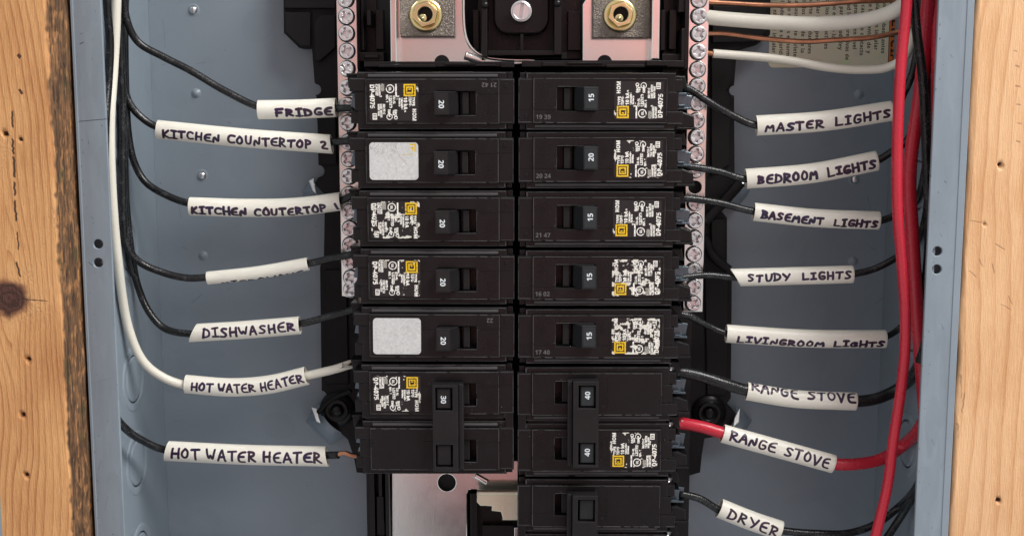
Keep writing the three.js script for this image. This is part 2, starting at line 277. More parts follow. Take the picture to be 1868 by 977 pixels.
for (const s of [-1, 1]) {
  const wall = box(s < 0 ? -HW : HW - 1.2, s < 0 ? -HW + 1.2 : HW, YB, YT, -DEEP - 1.5, -2.2, 0.1);
  // inside corner bend
  const bend = []; for (let k = 0; k <= 14; k++) { const a = k / 14 * Math.PI / 2; bend.push([s * (HW - 1.2 - 3 + 3 * Math.sin(a)), -DEEP + 3 - 3 * Math.cos(a)]); }
  const bs = poly([[s * (HW - 1.2), -DEEP], ...bend.map((p) => p)].concat([[s * (HW - 1.2), -DEEP + 3]])); const bg = new THREE.ExtrudeGeometry(bs, { depth: YT - YB, bevelEnabled: false, curveSegments: 1 }); bg.rotateX(-Math.PI / 2); bg.scale(1, 1, 1); bg.translate(0, YB, 0);
  { const U = wall.attributes.uv, Q = wall.attributes.position; for (let k = 0; k < U.count; k++) U.setXY(k, Q.getZ(k) + 130, Q.getY(k)); }
  const wm = mesh('side_wall', wall, platePaint, enclosure);
  // knockouts: round pressed discs in the wall
  const rows = s < 0 ? [-8, -58, -120, -160, -205] : [-30, -95, -150];
  for (const y of rows) {
    const k = lathe([[0, 0.55], [9.6, 0.55], [10.2, 0.25], [10.6, 0], [11.2, 0], [11.7, 0.5], [14.5, 0.55], [15.2, 0]], 44); k.rotateY(Math.PI / 2 * -s); k.translate(s * (HW - 1.2), y, -52);
    mesh('knockout', k, M.paint, wm);
  }
  mesh('corner_fold', bg, M.paint, enclosure);
}
for (const s of [-1, 1]) {
  const wIn = s < 0 ? 12.2 : 14.0, x0 = s < 0 ? -HW : HW - wIn, x1 = s < 0 ? -HW + wIn : HW, sh = rect(x0, YB, x1, YT);
  const pts = s < 0 ? [[178, 445], [178, 479]] : [[1711, 458], [1710, 491]];
  for (const [px, py] of pts) { const p = at(px, py, 0), h = new THREE.Path(); h.absarc(p.x, p.y, 1.95, 0, Math.PI * 2); sh.holes.push(h); }
  const g = slab(sh, -1.6, 0, 0.35, 20, 3), y0 = -190, hh = 250, lo = g.attributes.uv, P = g.attributes.position;
  for (let k = 0; k < lo.count; k++) lo.setXY(k, (P.getX(k) - x0) / wIn, (P.getY(k) - y0) / hh);
  const Q = (px, py) => { const p = at(px, py, 0); return [p.x - x0, p.y - y0]; };
  const line = (px, py, qx, qy, lw, al) => { const a = Q(px, py), b = Q(qx, qy); return [a[0], a[1], b[0] - a[0], b[1] - a[1], lw, al]; };
  const tx = marksMap(s + 9, wIn, hh, s < 0 ? [line(138, 222, 193, 217, 0.22, 0.75), line(145, 80, 151, 77, 0.4, 0.6), line(127, 24, 133, 25, 0.4, 0.5), line(129, 86, 131, 92, 0.5, 0.6), line(128, 97, 131, 99, 0.5, 0.7), line(145, 62, 150, 60, 0.2, 0.5), line(142, 302, 147, 304, 0.4, 0.5), line(160, 256, 161, 263, 0.2, 0.4), line(165, 395, 170, 399, 0.2, 0.4), line(161, 478, 168, 484, 0.3, 0.5), line(160, 700, 200, 690, 0.1, 0.25), line(178, 856, 184, 840, 0.2, 0.3), line(190, 930, 196, 905, 0.2, 0.2)]
    : [line(1697, 318, 1700, 322, 0.25, 0.4), line(1724, 330, 1727, 333, 0.35, 0.45), line(1716, 425, 1719, 432, 0.2, 0.4), line(1718, 590, 1722, 600, 0.2, 0.35), line(1700, 800, 1706, 812, 0.2, 0.25), line(1735, 100, 1738, 104, 0.3, 0.3)]);
  const fm = new THREE.MeshStandardMaterial({ color: M.paint.color, map: tx, roughness: 0.44, bumpMap: orangePeel, bumpScale: 0 });
  const fl = mesh('front_flange', g, fm, enclosure);
  mesh('return_fold', [s < 0 ? box(x1 - 3.8, x1 - 2.8, YB, YT, -5.2, -1.62, 0.1) : box(x0 + 2.8, x0 + 3.8, YB, YT, -5.2, -1.62, 0.1), box(s < 0 ? x0 + 1.4 : x0 + 3.9, s < 0 ? x1 - 3.9 : x1 - 1.4, YB, YT, -6.4, -5.3, 0.1)], M.paint, fl);
  // folded outer rim and inner return lip
  mesh('folded_rim', s < 0 ? box(-HW - 0.3, -HW + 0.9, YB, YT, -4, 0.25, 0.25) : box(HW - 2.7, HW + 0.3, YB, YT, -4, 0.3, 0.28), M.paint, fl);
  if (s < 0) { const p = at(180, 479, 0); mesh('screw_end', lathe([[0, 0.3], [1.4, 0.2], [1.7, -0.2], [1.7, -3]], 20).translate(p.x + 1.2, p.y, -3.6), M.zinc, fl); }
}
mesh('end_wall', box(-HW + 1.3, HW - 1.3, YT, YT + 1.2, -DEEP - 1.5, 0, 0.1), M.paint, enclosure);
mesh('end_wall', box(-HW + 1.3, HW - 1.3, YB - 1.2, YB, -DEEP - 1.5, 0, 0.1), M.paint, enclosure);
// pressed dimples and bright rivets of the back plate
for (const [px, py, bright] of [[352, 18, 1], [357, 170, 0], [368, 320, 1], [370, 466, 0], [1568, 172, 0], [1560, 327, 1], [1557, 476, 0]]) {
  const p = at(px, py, DEEP);
  if (bright) { mesh('rivet', lathe([[0, 1.5], [0.9, 1.4], [1.6, 1.0], [1.9, 0.3], [2.0, 0]], 24).translate(p.x, p.y, -DEEP), M.zinc, enclosure); mesh('dimple', lathe([[2.05, 0.25], [2.6, 0.2], [3.1, 0]], 24).translate(p.x, p.y, -DEEP), M.paint, enclosure); }
  else mesh('dimple', lathe([[0, 1.3], [0.8, 1.15], [1.5, 0.7], [2.1, 0.2], [2.5, 0]], 24).translate(p.x, p.y, -DEEP), M.paint, enclosure);
}
// lanced tabs that hold the black base: sheet pressed up on one side, bare at the cut
function lanceTab(px, py, qx, qy, side, H, W, cut) {                         // cut edge from p to q, sheet falls away to the given side
  const a = at(px, py, DEEP - H), b = at(qx, qy, DEEP - H), n = 18, m = 10, pos = [], idx = [], u = b.clone().sub(a), nx = V(-u.y, u.x).normalize().multiplyScalar(side * W);
  for (let i = 0; i <= n; i++) for (let j = 0; j <= m; j++) {
    const t = i / n, s = j / m, h = H * Math.pow(Math.sin(Math.PI * clamp(t * 0.94 + 0.03)), 0.55) * (1 - Math.pow(s, 2.6)) + 0.02, k = 1 - 0.45 * s * Math.pow(Math.abs(2 * t - 1), 2);
    pos.push(a.x + u.x * (0.5 + (t - 0.5) * (0.9 + 0.25 * s) * k) + nx.x * s, a.y + u.y * (0.5 + (t - 0.5) * (0.9 + 0.25 * s) * k) + nx.y * s, -DEEP + h);
  }
  for (let i = 0; i < n; i++) for (let j = 0; j < m; j++) { const p = i * (m + 1) + j, q = p + m + 1; side > 0 ? idx.push(p, q, p + 1, q, q + 1, p + 1) : idx.push(p, p + 1, q, q, p + 1, q + 1); }
  const g = new THREE.BufferGeometry(); g.setAttribute('position', new THREE.Float32BufferAttribute(pos, 3)); g.setAttribute('uv', new THREE.Float32BufferAttribute(pos.flatMap((v, k) => k % 3 === 2 ? [] : [v]), 2)); g.setIndex(idx); g.computeVertexNormals();
  const bc = slab(ppoly(cut, DEEP - H - 1), -2.5, 0, 0.3); bc.computeBoundingBox(); const cc = bc.boundingBox.getCenter(V(0, 0)); bc.translate(-cc.x, -cc.y, 0); bc.scale(1.35, 1.15, 1); bc.rotateX(-0.42); bc.translate(cc.x, cc.y, -DEEP + H + 1.2);
  mesh('bare_edge', bc, M.bareEdge, mesh('mounting_tab', g, M.paint, enclosure));
}
lanceTab(562, 325, 590, 354, -1, 12, 9, [[564, 330], [570, 326], [576, 352], [570, 346]]); lanceTab(570, 742, 634, 806, -1, 17, 13, [[569, 744], [576, 746], [584, 770], [577, 766]]);
lanceTab(1358, 322, 1316, 376, 1, 12, 9, [[1350, 334], [1358, 321], [1355, 342], [1346, 347]]); lanceTab(1353, 748, 1316, 800, 1, 15, 12, [[1341, 762], [1350, 745], [1347, 768], [1338, 776]]);

// ---------------------------------------------------------------- black plastic base under the breakers
const base = thing('breaker_base', 'black moulded plastic base under the breakers and neutral bars', 'mounting base');
const notch = (cx, cy, r, dir) => { const o = []; for (let k = 0; k <= 10; k++) { const a = -Math.PI / 2 + Math.PI * k / 10; o.push([cx + dir * r * Math.cos(a), cy + r * Math.sin(a)]); } return o; };
{
  const D = 82, left = [[515, -90], [517, 60], [545, 87], [568, 87], [573, 150], ...notch(575, 163, 10, 1), [577, 180], [580, 300], ...notch(580, 312, 11, 1), [574, 334], [592, 356], [590, 468], [583, 487], [586, 712], ...notch(586, 722, 9, 1), [580, 748], [604, 775], [634, 802], [645, 835], [650, 862], [673, 864], [673, 1080]];
  const right = [[1250, 1080], [1250, 870], [1278, 862], [1281, 830], [1286, 800], [1312, 796], [1338, 774], [1343, 754], [1326, 738], [1334, 726], [1336, 492], [1327, 482], [1327, 397], [1316, 384], [1346, 346], [1350, 334], [1341, 318], ...notch(1340, 165, 9, -1).reverse(), [1345, 92], [1381, 82], [1406, 63], [1408, -90]];
  mesh('base_plate', slab(ppoly([...left, ...right], D), -DEEP + 0.3, -D, 0.7), M.blackFlat, base);
  const raised = (pts, d, n = 'raised_panel') => mesh(n, slab(ppoly(pts, d), -D, -d, 0.5), M.blackFlat, base);
  raised([[518, -80], [612, -80], [612, 15], [518, 15]], 79); raised([[518, 22], [566, 22], [566, 84], [547, 84], [519, 58]], 79.5);
  raised([[572, 40], [584, 27], [612, 27], [612, 86], [582, 112], [574, 110]], 78.5); raised([[576, 205], [612, 205], [614, 300], [588, 300]], 80);
  raised([[592, 492], [632, 492], [636, 700], [592, 700]], 80.5); raised([[1298, 400], [1324, 400], [1324, 478], [1298, 462]], 79.5);
  raised([[1300, 10], [1400, 10], [1400, 58], [1378, 76], [1300, 78]], 79.5); raised([[1298, 100], [1338, 100], [1336, 150], [1326, 165], [1334, 180], [1332, 300], [1298, 320]], 80);
  raised([[1286, 500], [1330, 500], [1328, 720], [1290, 720]], 80.5);
  const arm = [at(1352, 332, 78), at(1318, 370, 77), at(1285, 405, 76)]; mesh('brace', sweep(arm, 2.6, { m: 8, flat: 0.6 }), M.blackFlat, base); mesh('brace', sweep([at(1285, 430, 77), at(1300, 465, 77), at(1330, 492, 77)], 2.2, { m: 8, flat: 0.6 }), M.blackFlat, base);
  mesh('brace', sweep([at(580, 752, 78), at(604, 728, 77), at(640, 712, 76)], 1.2, { m: 8 }), M.blackFlat, base);
  for (const [px, py] of [[612, 752], [1297, 757]]) {                   // screw ears
    const p = at(px, py, 76), e = mesh('mounting_ear', lathe([[0, -1.6], [3.2, -1.6], [3.6, -0.4], [5.2, -0.2], [5.8, -0.8], [6.0, -1.6], [8.4, -1.8], [8.8, -4]], 40).translate(p.x, p.y, -79), M.black, base);
    mesh('ear_screw', lathe([[0, 1.2], [1.9, 1.0], [2.7, 0.2], [2.8, -1.6]], 28).translate(p.x, p.y, -79.6), M.black, e);
  }
  // long rails that carry the breaker hooks, left and right
  mesh('rail', [pbox(652, -80, 702, 1080, 74, 82), pbox(656, -70, 664, 92, 62, 74), pbox(668, 18, 676, 46, 58, 74), pbox(684, 18, 700, 90, 66, 74), pbox(654, 95, 700, 112, 60, 74), pbox(664, 100, 690, 106, 57, 60), pbox(648, -70, 653, 125, 52, 74, 0.2)], M.black, base);
  mesh('rail', [pbox(1212, -80, 1254, 1080, 74, 82), pbox(1240, -70, 1252, 22, 58, 74), pbox(1206, 18, 1214, 92, 66, 74), pbox(1222, 18, 1234, 90, 64, 74), pbox(1208, 98, 1250, 112, 60, 74), pbox(1252, -70, 1256, 125, 56, 74, 0.2), pbox(1244, 52, 1249, 110, 55, 74)], M.black, base);
  mesh('rail', [pbox(674, 862, 686, 1080, 66, 82), pbox(690, 862, 697, 905, 62, 82), pbox(702, 862, 712, 1080, 60, 82), pbox(686, 905, 702, 975, 68, 82), pbox(698, 906, 700, 950, 63, 68, 0.2)], M.black, base);
  // ledge above the first row
  mesh('ledge', [pbox(664, 112, 938, 122, 40, 74), pbox(690, 117, 794, 123, 37.5, 40), pbox(812, 114, 866, 119, 38, 40), pbox(868, 117, 905, 121, 36.5, 40), pbox(914, 114, 938, 123, 37, 40)], M.black, base);
  mesh('ledge', [pbox(952, 110, 1248, 122, 40, 74), pbox(990, 113, 1030, 121, 36.5, 40), pbox(1106, 117, 1176, 123, 37.5, 40), pbox(1180, 110, 1218, 120, 37, 40), pbox(1036, 113, 1100, 117, 38.5, 40)], M.black, base);
  // neutral housing between the two lugs
  mesh('housing', [pbox(870, -80, 1060, 108, 72, 82), pbox(878, -80, 889, 104, 50, 72), pbox(1012, -80, 1024, 100, 50, 72), pbox(889, 92, 1012, 101, 52, 72), pbox(949, 62, 955, 92, 58, 72), pbox(1024, 96, 1034, 108, 58, 72), pbox(862, 18, 874, 92, 66, 72), pbox(1036, 20, 1060, 92, 66, 72)], M.black, base);
  { const p0 = at(900, -60, 60), p1 = at(1002, 62, 60); mesh('housing', slab(rrect(p0.x, p1.y, p1.x, p0.y, 7), -72, -60, 0.8), M.black, base); }
  { const p = at(884, 8, 48); mesh('post', lathe([[0, 1.2], [1.2, 1], [1.7, 0], [1.8, -6]], 20).translate(p.x, p.y, -50), M.black, base); const q = at(1017, 5, 48); mesh('post', lathe([[0, 1.2], [1.2, 1], [1.7, 0], [1.8, -6]], 20).translate(q.x, q.y, -50), M.black, base); }
  mesh('bracket', [pbox(856, 897, 944, 1080, 70, 82), pbox(858, 900, 872, 1080, 64, 70), pbox(880, 958, 936, 1080, 66, 70)], M.black, base);
}
{ // bonding screw in the housing
  const p = at(951, 20, 54), t = thing('slotted_screw', 'round slotted screw in the black housing between the two lugs', 'screw', p);
  const disc = new THREE.Shape(); disc.absarc(0, 0, 4.7, 0, Math.PI * 2); const sl = new THREE.Path(); const w = 0.62; const ang = 1.42, c = Math.cos(ang), s = Math.sin(ang);
  [[-3.6, -w], [3.6, -w], [3.6, w], [-3.6, w]].forEach(([x, y], i) => sl[i ? 'lineTo' : 'moveTo'](x * c - y * s, x * s + y * c)); sl.closePath(); disc.holes.push(sl);
  mesh('head', [slab(disc, -2.4, 0, 0.35, 32), cyl(0, 0, -6, -2.6, 4.3)], M.zinc, t);
  mesh('ring', lathe([[3.4, 0.05], [3.6, 0.35], [3.9, 0.35], [4.1, 0.02]], 40), M.zinc, t);
}

// ---------------------------------------------------------------- neutral bars with their rows of screws
const screwGeo = (() => {
  const disc = new THREE.Shape(); disc.absarc(0, 0, 3.35, 0, Math.PI * 2); const h = new THREE.Path(), a = 0.52, b = 2.35, q = 0.95;
  [[a, q], [a, b], [-a, b], [-a, q], [-q, q], [-q, a], [-b, a], [-b, -a], [-q, -a], [-q, -q], [-a, -q], [-a, -b], [a, -b], [a, -q], [q, -q], [q, -a], [b, -a], [b, a], [q, a], [q, q]].forEach(([x, y], i) => h[i ? 'lineTo' : 'moveTo'](x, y)); h.closePath(); disc.holes.push(h);
  return merge([slab(disc, -0.2, 2.0, 0.4, 18, 3), cyl(0, 0, -3, -0.6, 3.1, 24)]);
})();
screwGeo.scale(MM, MM, MM);
for (const [s, x0, x1, yEnd, list, label] of [
  [-1, -83, -73.8, 540, [-32, -1, 30, 61, 93, 125, 160, 192, 224, 258, 290, 322, 354, 386, 416, 446, 476, 506, 528], 'zinc neutral bar with screws, left of the breakers'],
  [1, 75.4, 84.4, 568, [-32, 0, 30, 62, 95, 127, 157, 188, 220, 250, 281, 310, 370, 402, 433, 463, 492, 523, 552], 'zinc neutral bar with screws, right of the breakers']]) {
  const D = 57, yb = at(950, yEnd, D).y, t = thing('neutral_bar', label, 'terminal bar', V((x0 + x1) / 2, yb, -D), 'neutral bars');
  const sh = rect(-(x1 - x0) / 2, 0, (x1 - x0) / 2, 62 - yb + 30);
  list.forEach((py) => { const h = new THREE.Path(); h.absarc(-0.15, at(950, py, D).y - yb, 3.72, 0, Math.PI * 2); sh.holes.push(h); });
  if (s > 0) { const h = new THREE.Path(); h.absarc(-0.2, at(950, 341, D).y - yb, 3.0, 0, Math.PI * 2); sh.holes.push(h); }
  mesh('bar', slab(sh, -9, 0, 0.2, 20), M.tin, t);
  if (s > 0) mesh('screw_hole', cyl(-0.2, at(950, 341, D).y - yb, -9, -6, 3.0), M.void, t);
  list.forEach((py) => { const m = new THREE.Mesh(screwGeo, M.zinc); m.name = 'screw'; m.castShadow = m.receiveShadow = true; m.position.set((-0.15 + 0.3 * (R0() - 0.5)) * MM, (at(950, py, D).y - yb) * MM, (R0() * 0.9) * MM); m.rotation.set((R0() - 0.5) * 0.16, (R0() - 0.5) * 0.16, R0() * 6.3); t.add(m); });
}

// ---------------------------------------------------------------- lug plates at the top, bus plate at the bottom
const roughTin = mat([0.40, 0.36, 0.32], 0.46, 1, { bumpMap: grainMap, bumpScale: 0.0009, map: dustMap });
const hexNut = (r) => { const g = []; for (let k = 0; k < 6; k++) g.push([r * Math.cos(k * Math.PI / 3 + 0.3), r * Math.sin(k * Math.PI / 3 + 0.3)]); const s = poly(g), h = new THREE.Path(); h.absarc(0, 0, r * 0.54, 0, Math.PI * 2); s.holes.push(h); return s; };
function lugPlate(label, D, plate, fin, lug, nut, studAt, pill, edge) {
  const n = at(...nut, D), t = thing('lug_plate', label, 'terminal', V(n.x, n.y, -D), 'upper lug plates'), L = (g) => g.translate(-n.x, -n.y, D);
  mesh('plate', L(slab(plate, -D - 2.2, -D, 0.35)), M.tin, t);
  mesh('upright_fin', L(pbox(...fin, D - 11, D, 0.5)), M.tin, t);
  mesh('lug_block', L(pbox(...lug, D - 6, D - 0.05, 0.5)), roughTin, t);
  mesh('flange_nut', lathe([[3.9, 0.2], [5.4, 1.5], [6.6, 1.3], [7.4, 0.6], [7.6, 0], [3.9, 0]], 48).translate(0, 0, 6), M.yellowZinc, t);
  mesh('flange_nut', slab(hexNut(5.9), 7.0, 11.5, 0.55, 24, 3), M.yellowZinc, t);
  mesh('nut_bore', lathe([[3.1, 11.2], [2.9, 8], [2.8, 6.2], [0, 6.2]], 32), mat([0.05, 0.042, 0.035], 0.6), t);
  const p = at(...studAt, D - 10); mesh('stud_end', lathe([[0, 10.2], [0.7, 10.2], [0.8, 9.5], [1.7, 9.9], [2.2, 9.3], [2.2, 6.2]], 24).translate(p.x - n.x, p.y - n.y, -0.6), M.yellowZinc, t);
  if (pill) mesh('embossed_ridge', L(sweep([at(...pill[0], D), at(...pill[1], D)], 1.9, { m: 20, n: 12, flat: 0.7 })), M.tin, t);
  if (edge) mesh('curved_edge', L(sweep(edge.map((q) => at(...q, D - 1.4)), 0.8, { m: 10 })), M.tin, t);
}
{
  const D = 58, hole = (s, px, py, r) => { const p = at(px, py, D), h = new THREE.Path(); h.absarc(p.x, p.y, r, 0, Math.PI * 2); s.holes.push(h); return s; };
  lugPlate('tin lug plate with yellow nut and curved edge, left of the slotted screw', D,
    ppoly([[722, -70], [844, -70], [845, 25], [847, 55], [852, 75], [862, 90], [880, 101], [905, 107], [940, 109], [975, 110], [975, 116], [905, 118], [722, 118]], D),
    [710, -70, 724, 113], [728, -70, 829, 67], [779, 30], [770, 33], [[848, 101], [884, 113]], [[846, -20], [846, 25], [848, 55], [854, 77], [865, 92], [884, 103], [915, 108], [975, 110]]);
  lugPlate('tin lug plate with yellow nut and square block, right of the slotted screw', D, ppoly([[1068, -70], [1190, -70], [1190, 118], [1063, 118], [1063, 30], [1063, 8], [1068, 0]], D),
    [1191, -70, 1203, 108], [1082, -70, 1185, 69], [1129, 30], [1130, 33], null, null);
  for (const [px, py] of [[806, 114], [1103, 114]]) { const p = at(px, py, D); tag(mesh('painted_round_hole', cyl(0, 0, 0, 0.35, 3.4, 28), M.blackFlat), px < 900 ? 'black round plug at the foot of the left lug plate' : 'black round plug at the foot of the right lug plate', 'painted_hole', 'painted dark holes under the lug plates').position.set(p.x * MM, p.y * MM, -D * MM); }  // black discs painted for the dark of open holes in the plates
}
{
  const D = 66, t = thing('bus_bar', 'flat pinkish tin bus plate with a round hole below the left breakers', 'bus bar', at(780, 920, D)), o = at(780, 920, D), L = (g) => g.translate(-o.x, -o.y, -o.z);
  const s = ppoly([[714, 840], [960, 840], [960, 897], [873, 896], [868, 893], [856, 893], [852, 900], [852, 1080], [714, 1080]], D), p = at(815, 880, D), h = new THREE.Path(); h.absarc(p.x, p.y, 4.25, 0, Math.PI * 2); s.holes.push(h);
  mesh('plate', L(slab(s, -D - 2.4, -D, 0.4, 32)), M.tin, t);
  mesh('hole_floor', L(cyl(p.x, p.y, -D - 4, -D - 2.6, 4.6)), M.blackFlat, t);
  mesh('embossed_ridge', L(sweep([at(866, 866, D), at(889, 879, D)], 1.5, { m: 18, n: 12, flat: 0.7 })), M.tin, t);
  const stab = [[870, 899], [950, 899], [950, 946], [918, 946], [914, 932], [897, 930], [897, 922], [876, 921], [870, 915]];
  const brass = mat([0.84, 0.80, 0.64], 0.48, 1, { bumpMap: grainMap, bumpScale: 0.0002 });
  const sg = slab(ppoly(stab, D - 8), -1.2, 0, 0.4); sg.translate(0, -at(870, 899, D - 8).y, 0); sg.rotateX(-0.18); sg.translate(0, at(870, 899, D - 8).y, -D + 8);
  mesh('bent_stab', L(sg), brass, t);
  mesh('bent_stab', L(sweep([at(870, 898, D - 8), at(950, 898, D - 8)], 1.3, { m: 12, n: 8 })), brass, t);
  mesh('bent_stab', L(sweep([at(916, 945, D - 2), at(950, 945, D - 2)], 0.9, { m: 12, n: 8 })), brass, t);
  mesh('tip', L(pbox(938, 962, 950, 1060, D - 6, D)), M.tin, t);
}

// ---------------------------------------------------------------- circuit breakers (local axes: x runs from the wire end at -70 to the middle gap at 0, z = 0 is the face)
const font = await new FontLoader().loadAsync('fonts/droid/droid_sans_bold.typeface.json');
const relief = (txt, x, y, size, z, turn = 0, hgt = 0.16) => { const g = new TextGeometry(txt, { font, size, depth: hgt, curveSegments: 2 }); g.computeBoundingBox(); const c = g.boundingBox.getCenter(V(0, 0)); g.translate(-c.x, -c.y, 0); g.rotateZ(turn); g.translate(x, y, z); return g; };
// printed label: white print on the dark body, worn foil, or blank foil
function labelTex(seed, kind, worn) {
  return canvasTex(440, 334, (c, W, H) => {
    const r = rng(seed), foil = '#d9d6cc', ink = '#f3f0e8';
    c.fillStyle = '#1c1517'; c.fillRect(0, 0, W, H);
    if (kind === 'foil') {
      c.fillStyle = '#c9cac8'; c.fillRect(0, 0, W, H);
      for (let k = 0; k < 900; k++) { const g = 170 + 60 * r(); c.fillStyle = `rgba(${g},${g},${g},0.25)`; c.beginPath(); c.ellipse(r() * W, r() * H, 4 + 16 * r(), 3 + 9 * r(), r() * 3, 0, Math.PI * 2); c.fill(); }
      for (let k = 0; k < 260; k++) { const g = 90 + 60 * r(); c.fillStyle = `rgba(${g},${g},${g},0.5)`; const q = 1 + 3.5 * r() * r(); c.fillRect(r() * W, (worn ? r() * r() : r()) * H, q * (1 + r()), q); }
      if (worn) { // a corner of the old print is left
        for (let k = 0; k < 160; k++) { c.fillStyle = `rgba(45,40,40,${0.4 + 0.5 * r()})`; c.fillRect(r() * W * 0.6, r() * H * 0.32, 2 + 5 * r(), 1 + 3 * r()); }
        c.strokeStyle = '#e0b818'; c.lineWidth = 13; c.beginPath(); c.moveTo(362, 18); c.lineTo(412, 18); c.lineTo(412, 84); c.stroke(); c.beginPath(); c.moveTo(372, 46); c.lineTo(392, 46); c.lineTo(392, 74); c.stroke();
        c.strokeStyle = '#d8b02a'; c.lineWidth = 7; c.setLineDash([26, 12, 8, 10]); c.beginPath(); c.moveTo(300, 108); c.lineTo(408, 104); c.stroke(); c.setLineDash([]);
        c.strokeStyle = '#a8716a'; c.lineWidth = 3; c.beginPath(); c.moveTo(268, 116); c.lineTo(338, 196); c.stroke();
      }
      return;
    }
    const col = (x, y, text, size, weight = 'bold') => { c.save(); c.translate(x, y); c.rotate(Math.PI / 2); c.font = `${weight} ${size}px sans-serif`; c.fillStyle = c.strokeStyle = ink; c.lineWidth = 2.2; c.lineJoin = 'round'; c.fillText(text, 0, 0); c.strokeText(text, 0, 0); c.restore(); };
    // yellow square-in-square mark
    c.fillStyle = '#e9bd1c'; c.fillRect(308, 10, 108, 108); c.fillStyle = '#1c1517'; c.fillRect(322, 24, 80, 80); c.fillStyle = '#e9bd1c'; c.fillRect(330, 32, 64, 64); c.fillStyle = '#1c1517'; c.fillRect(343, 46, 38, 34); c.fillStyle = '#e9bd1c'; c.fillRect(352, 50, 20, 12);
    col(384, 126, 'TYPE', 34); col(386, 226, 'HOM', 46); col(354, 126, 'TIPO', 32); col(308, 126, '10 kA', 42); col(284, 128, '120/240V~', 22); col(264, 132, '50/60Hz', 20);
    col(8, 12, 'DP-4075', 56); col(58, 10, 'CIRCUIT', 26); col(84, 10, 'BREAKER', 24); col(108, 8, 'ISSUE', 22); c.fillStyle = '#9a968e'; c.fillRect(96, 12, 40, 62);
    c.lineWidth = 9; c.strokeStyle = ink; c.beginPath(); c.arc(188, 52, 34, 0, Math.PI * 2); c.stroke(); col(176, 36, 'UL', 28); c.fillStyle = ink; c.fillRect(234, 10, 14, 110);
    col(180, 112, 'LISTED', 34); col(150, 104, 'NO. 1', 26); col(214, 112, 'CU-AL', 26);
    c.fillStyle = ink; c.fillRect(28, 268, 40, 56); c.fillStyle = '#1c1517'; for (let k = 0; k < 3; k++) c.fillRect(34, 276 + 15 * k, 28, 7);
    col(96, 184, 'USE WITH', 26); col(122, 186, '60/75 C', 26); col(76, 186, 'WIRE SIZE', 22);
    c.beginPath(); c.arc(180, 298, 24, 0, Math.PI * 2); c.lineWidth = 7; c.stroke(); col(166, 232, 'SWD', 28); c.fillStyle = ink; c.fillRect(174, 292, 14, 10); col(226, 234, 'HACR', 26); col(208, 238, '14-8', 24); c.beginPath(); c.arc(236, 306, 13, 0, Math.PI * 2); c.stroke();
    c.fillStyle = ink;
    const img = c.getImageData(0, 0, W, H), d = img.data;                // foil that shows where the black print has rubbed away
    for (let j = 0; j < H; j++) for (let i = 0; i < W; i++) {
      const k = 4 * (j * W + i), n = fbm(i * 0.028 + seed, j * 0.028, seed, 4), e = Math.min(i, j, W - i, H - j) / 60, seam = Math.exp(-Math.pow((j - 118) / 9, 2)) * 0.16;
      if (n + seam + (e < 0.35 ? worn * 0.25 : 0) > 0.74 - worn * 0.42 && d[k] < 90) { d[k] = 205 + 22 * hash(i, j, 2); d[k + 1] = 201 + 22 * hash(i, j, 2); d[k + 2] = 190 + 22 * hash(i, j, 2); }
      else if (d[k] > 120 && noise(i * 0.12, j * 0.12, seed + 5) < 0.2) { d[k] *= 0.55; d[k + 1] *= 0.55; d[k + 2] *= 0.55; }
    }
    c.putImageData(img, 0, 0);
  });
}
const labelMat = (t, foil) => new THREE.MeshStandardMaterial({ map: t, roughness: foil ? 0.42 : 0.45, metalness: 0 });
const numberTex = (txt, base = '#211f20') => canvasTex(120, 190, (c, W, H) => { c.fillStyle = base; c.fillRect(0, 0, W, H); c.save(); c.translate(W / 2, H / 2); c.rotate(Math.PI / 2); c.font = 'bold 76px sans-serif'; c.textAlign = 'center'; c.textBaseline = 'middle'; c.fillStyle = '#dfe6ea'; c.fillText(txt, 10, 2); c.restore(); });
const numberMat = {}; for (const n of ['15', '20', '30', '40']) numberMat[n] = new THREE.MeshPhysicalMaterial({ map: numberTex(n), roughness: 0.42, specularIntensity: 0.6 });
const numberCool = {}; for (const n of ['15', '20', '40']) numberCool[n] = new THREE.MeshPhysicalMaterial({ map: numberTex(n, '#2c3032'), roughness: 0.42, specularIntensity: 0.6 });
function plate(w, h, r, t) { const g = slab(rrect(-w / 2, -h / 2, w / 2, h / 2, r), 0, t, 0.03, 6, 1), P = g.attributes.position, U = g.attributes.uv; for (let k = 0; k < P.count; k++) U.setXY(k, P.getX(k) / w + 0.5, P.getY(k) / h + 0.5); return g; }
const slotPath = (y) => { const h = new THREE.Path(); [[-33.4, y - 6.1], [-16.6, y - 6.1], [-16.6, y + 3.9], [-33.4, y + 3.9]].forEach(([a, b], i) => h[i ? 'lineTo' : 'moveTo'](a, b)); h.closePath(); return h; };
const cylX = (x0, x1, y, z, r) => { const g = new THREE.CylinderGeometry(r, r, x1 - x0, 16); g.rotateZ(Math.PI / 2); g.translate((x0 + x1) / 2, y, z); return g; };
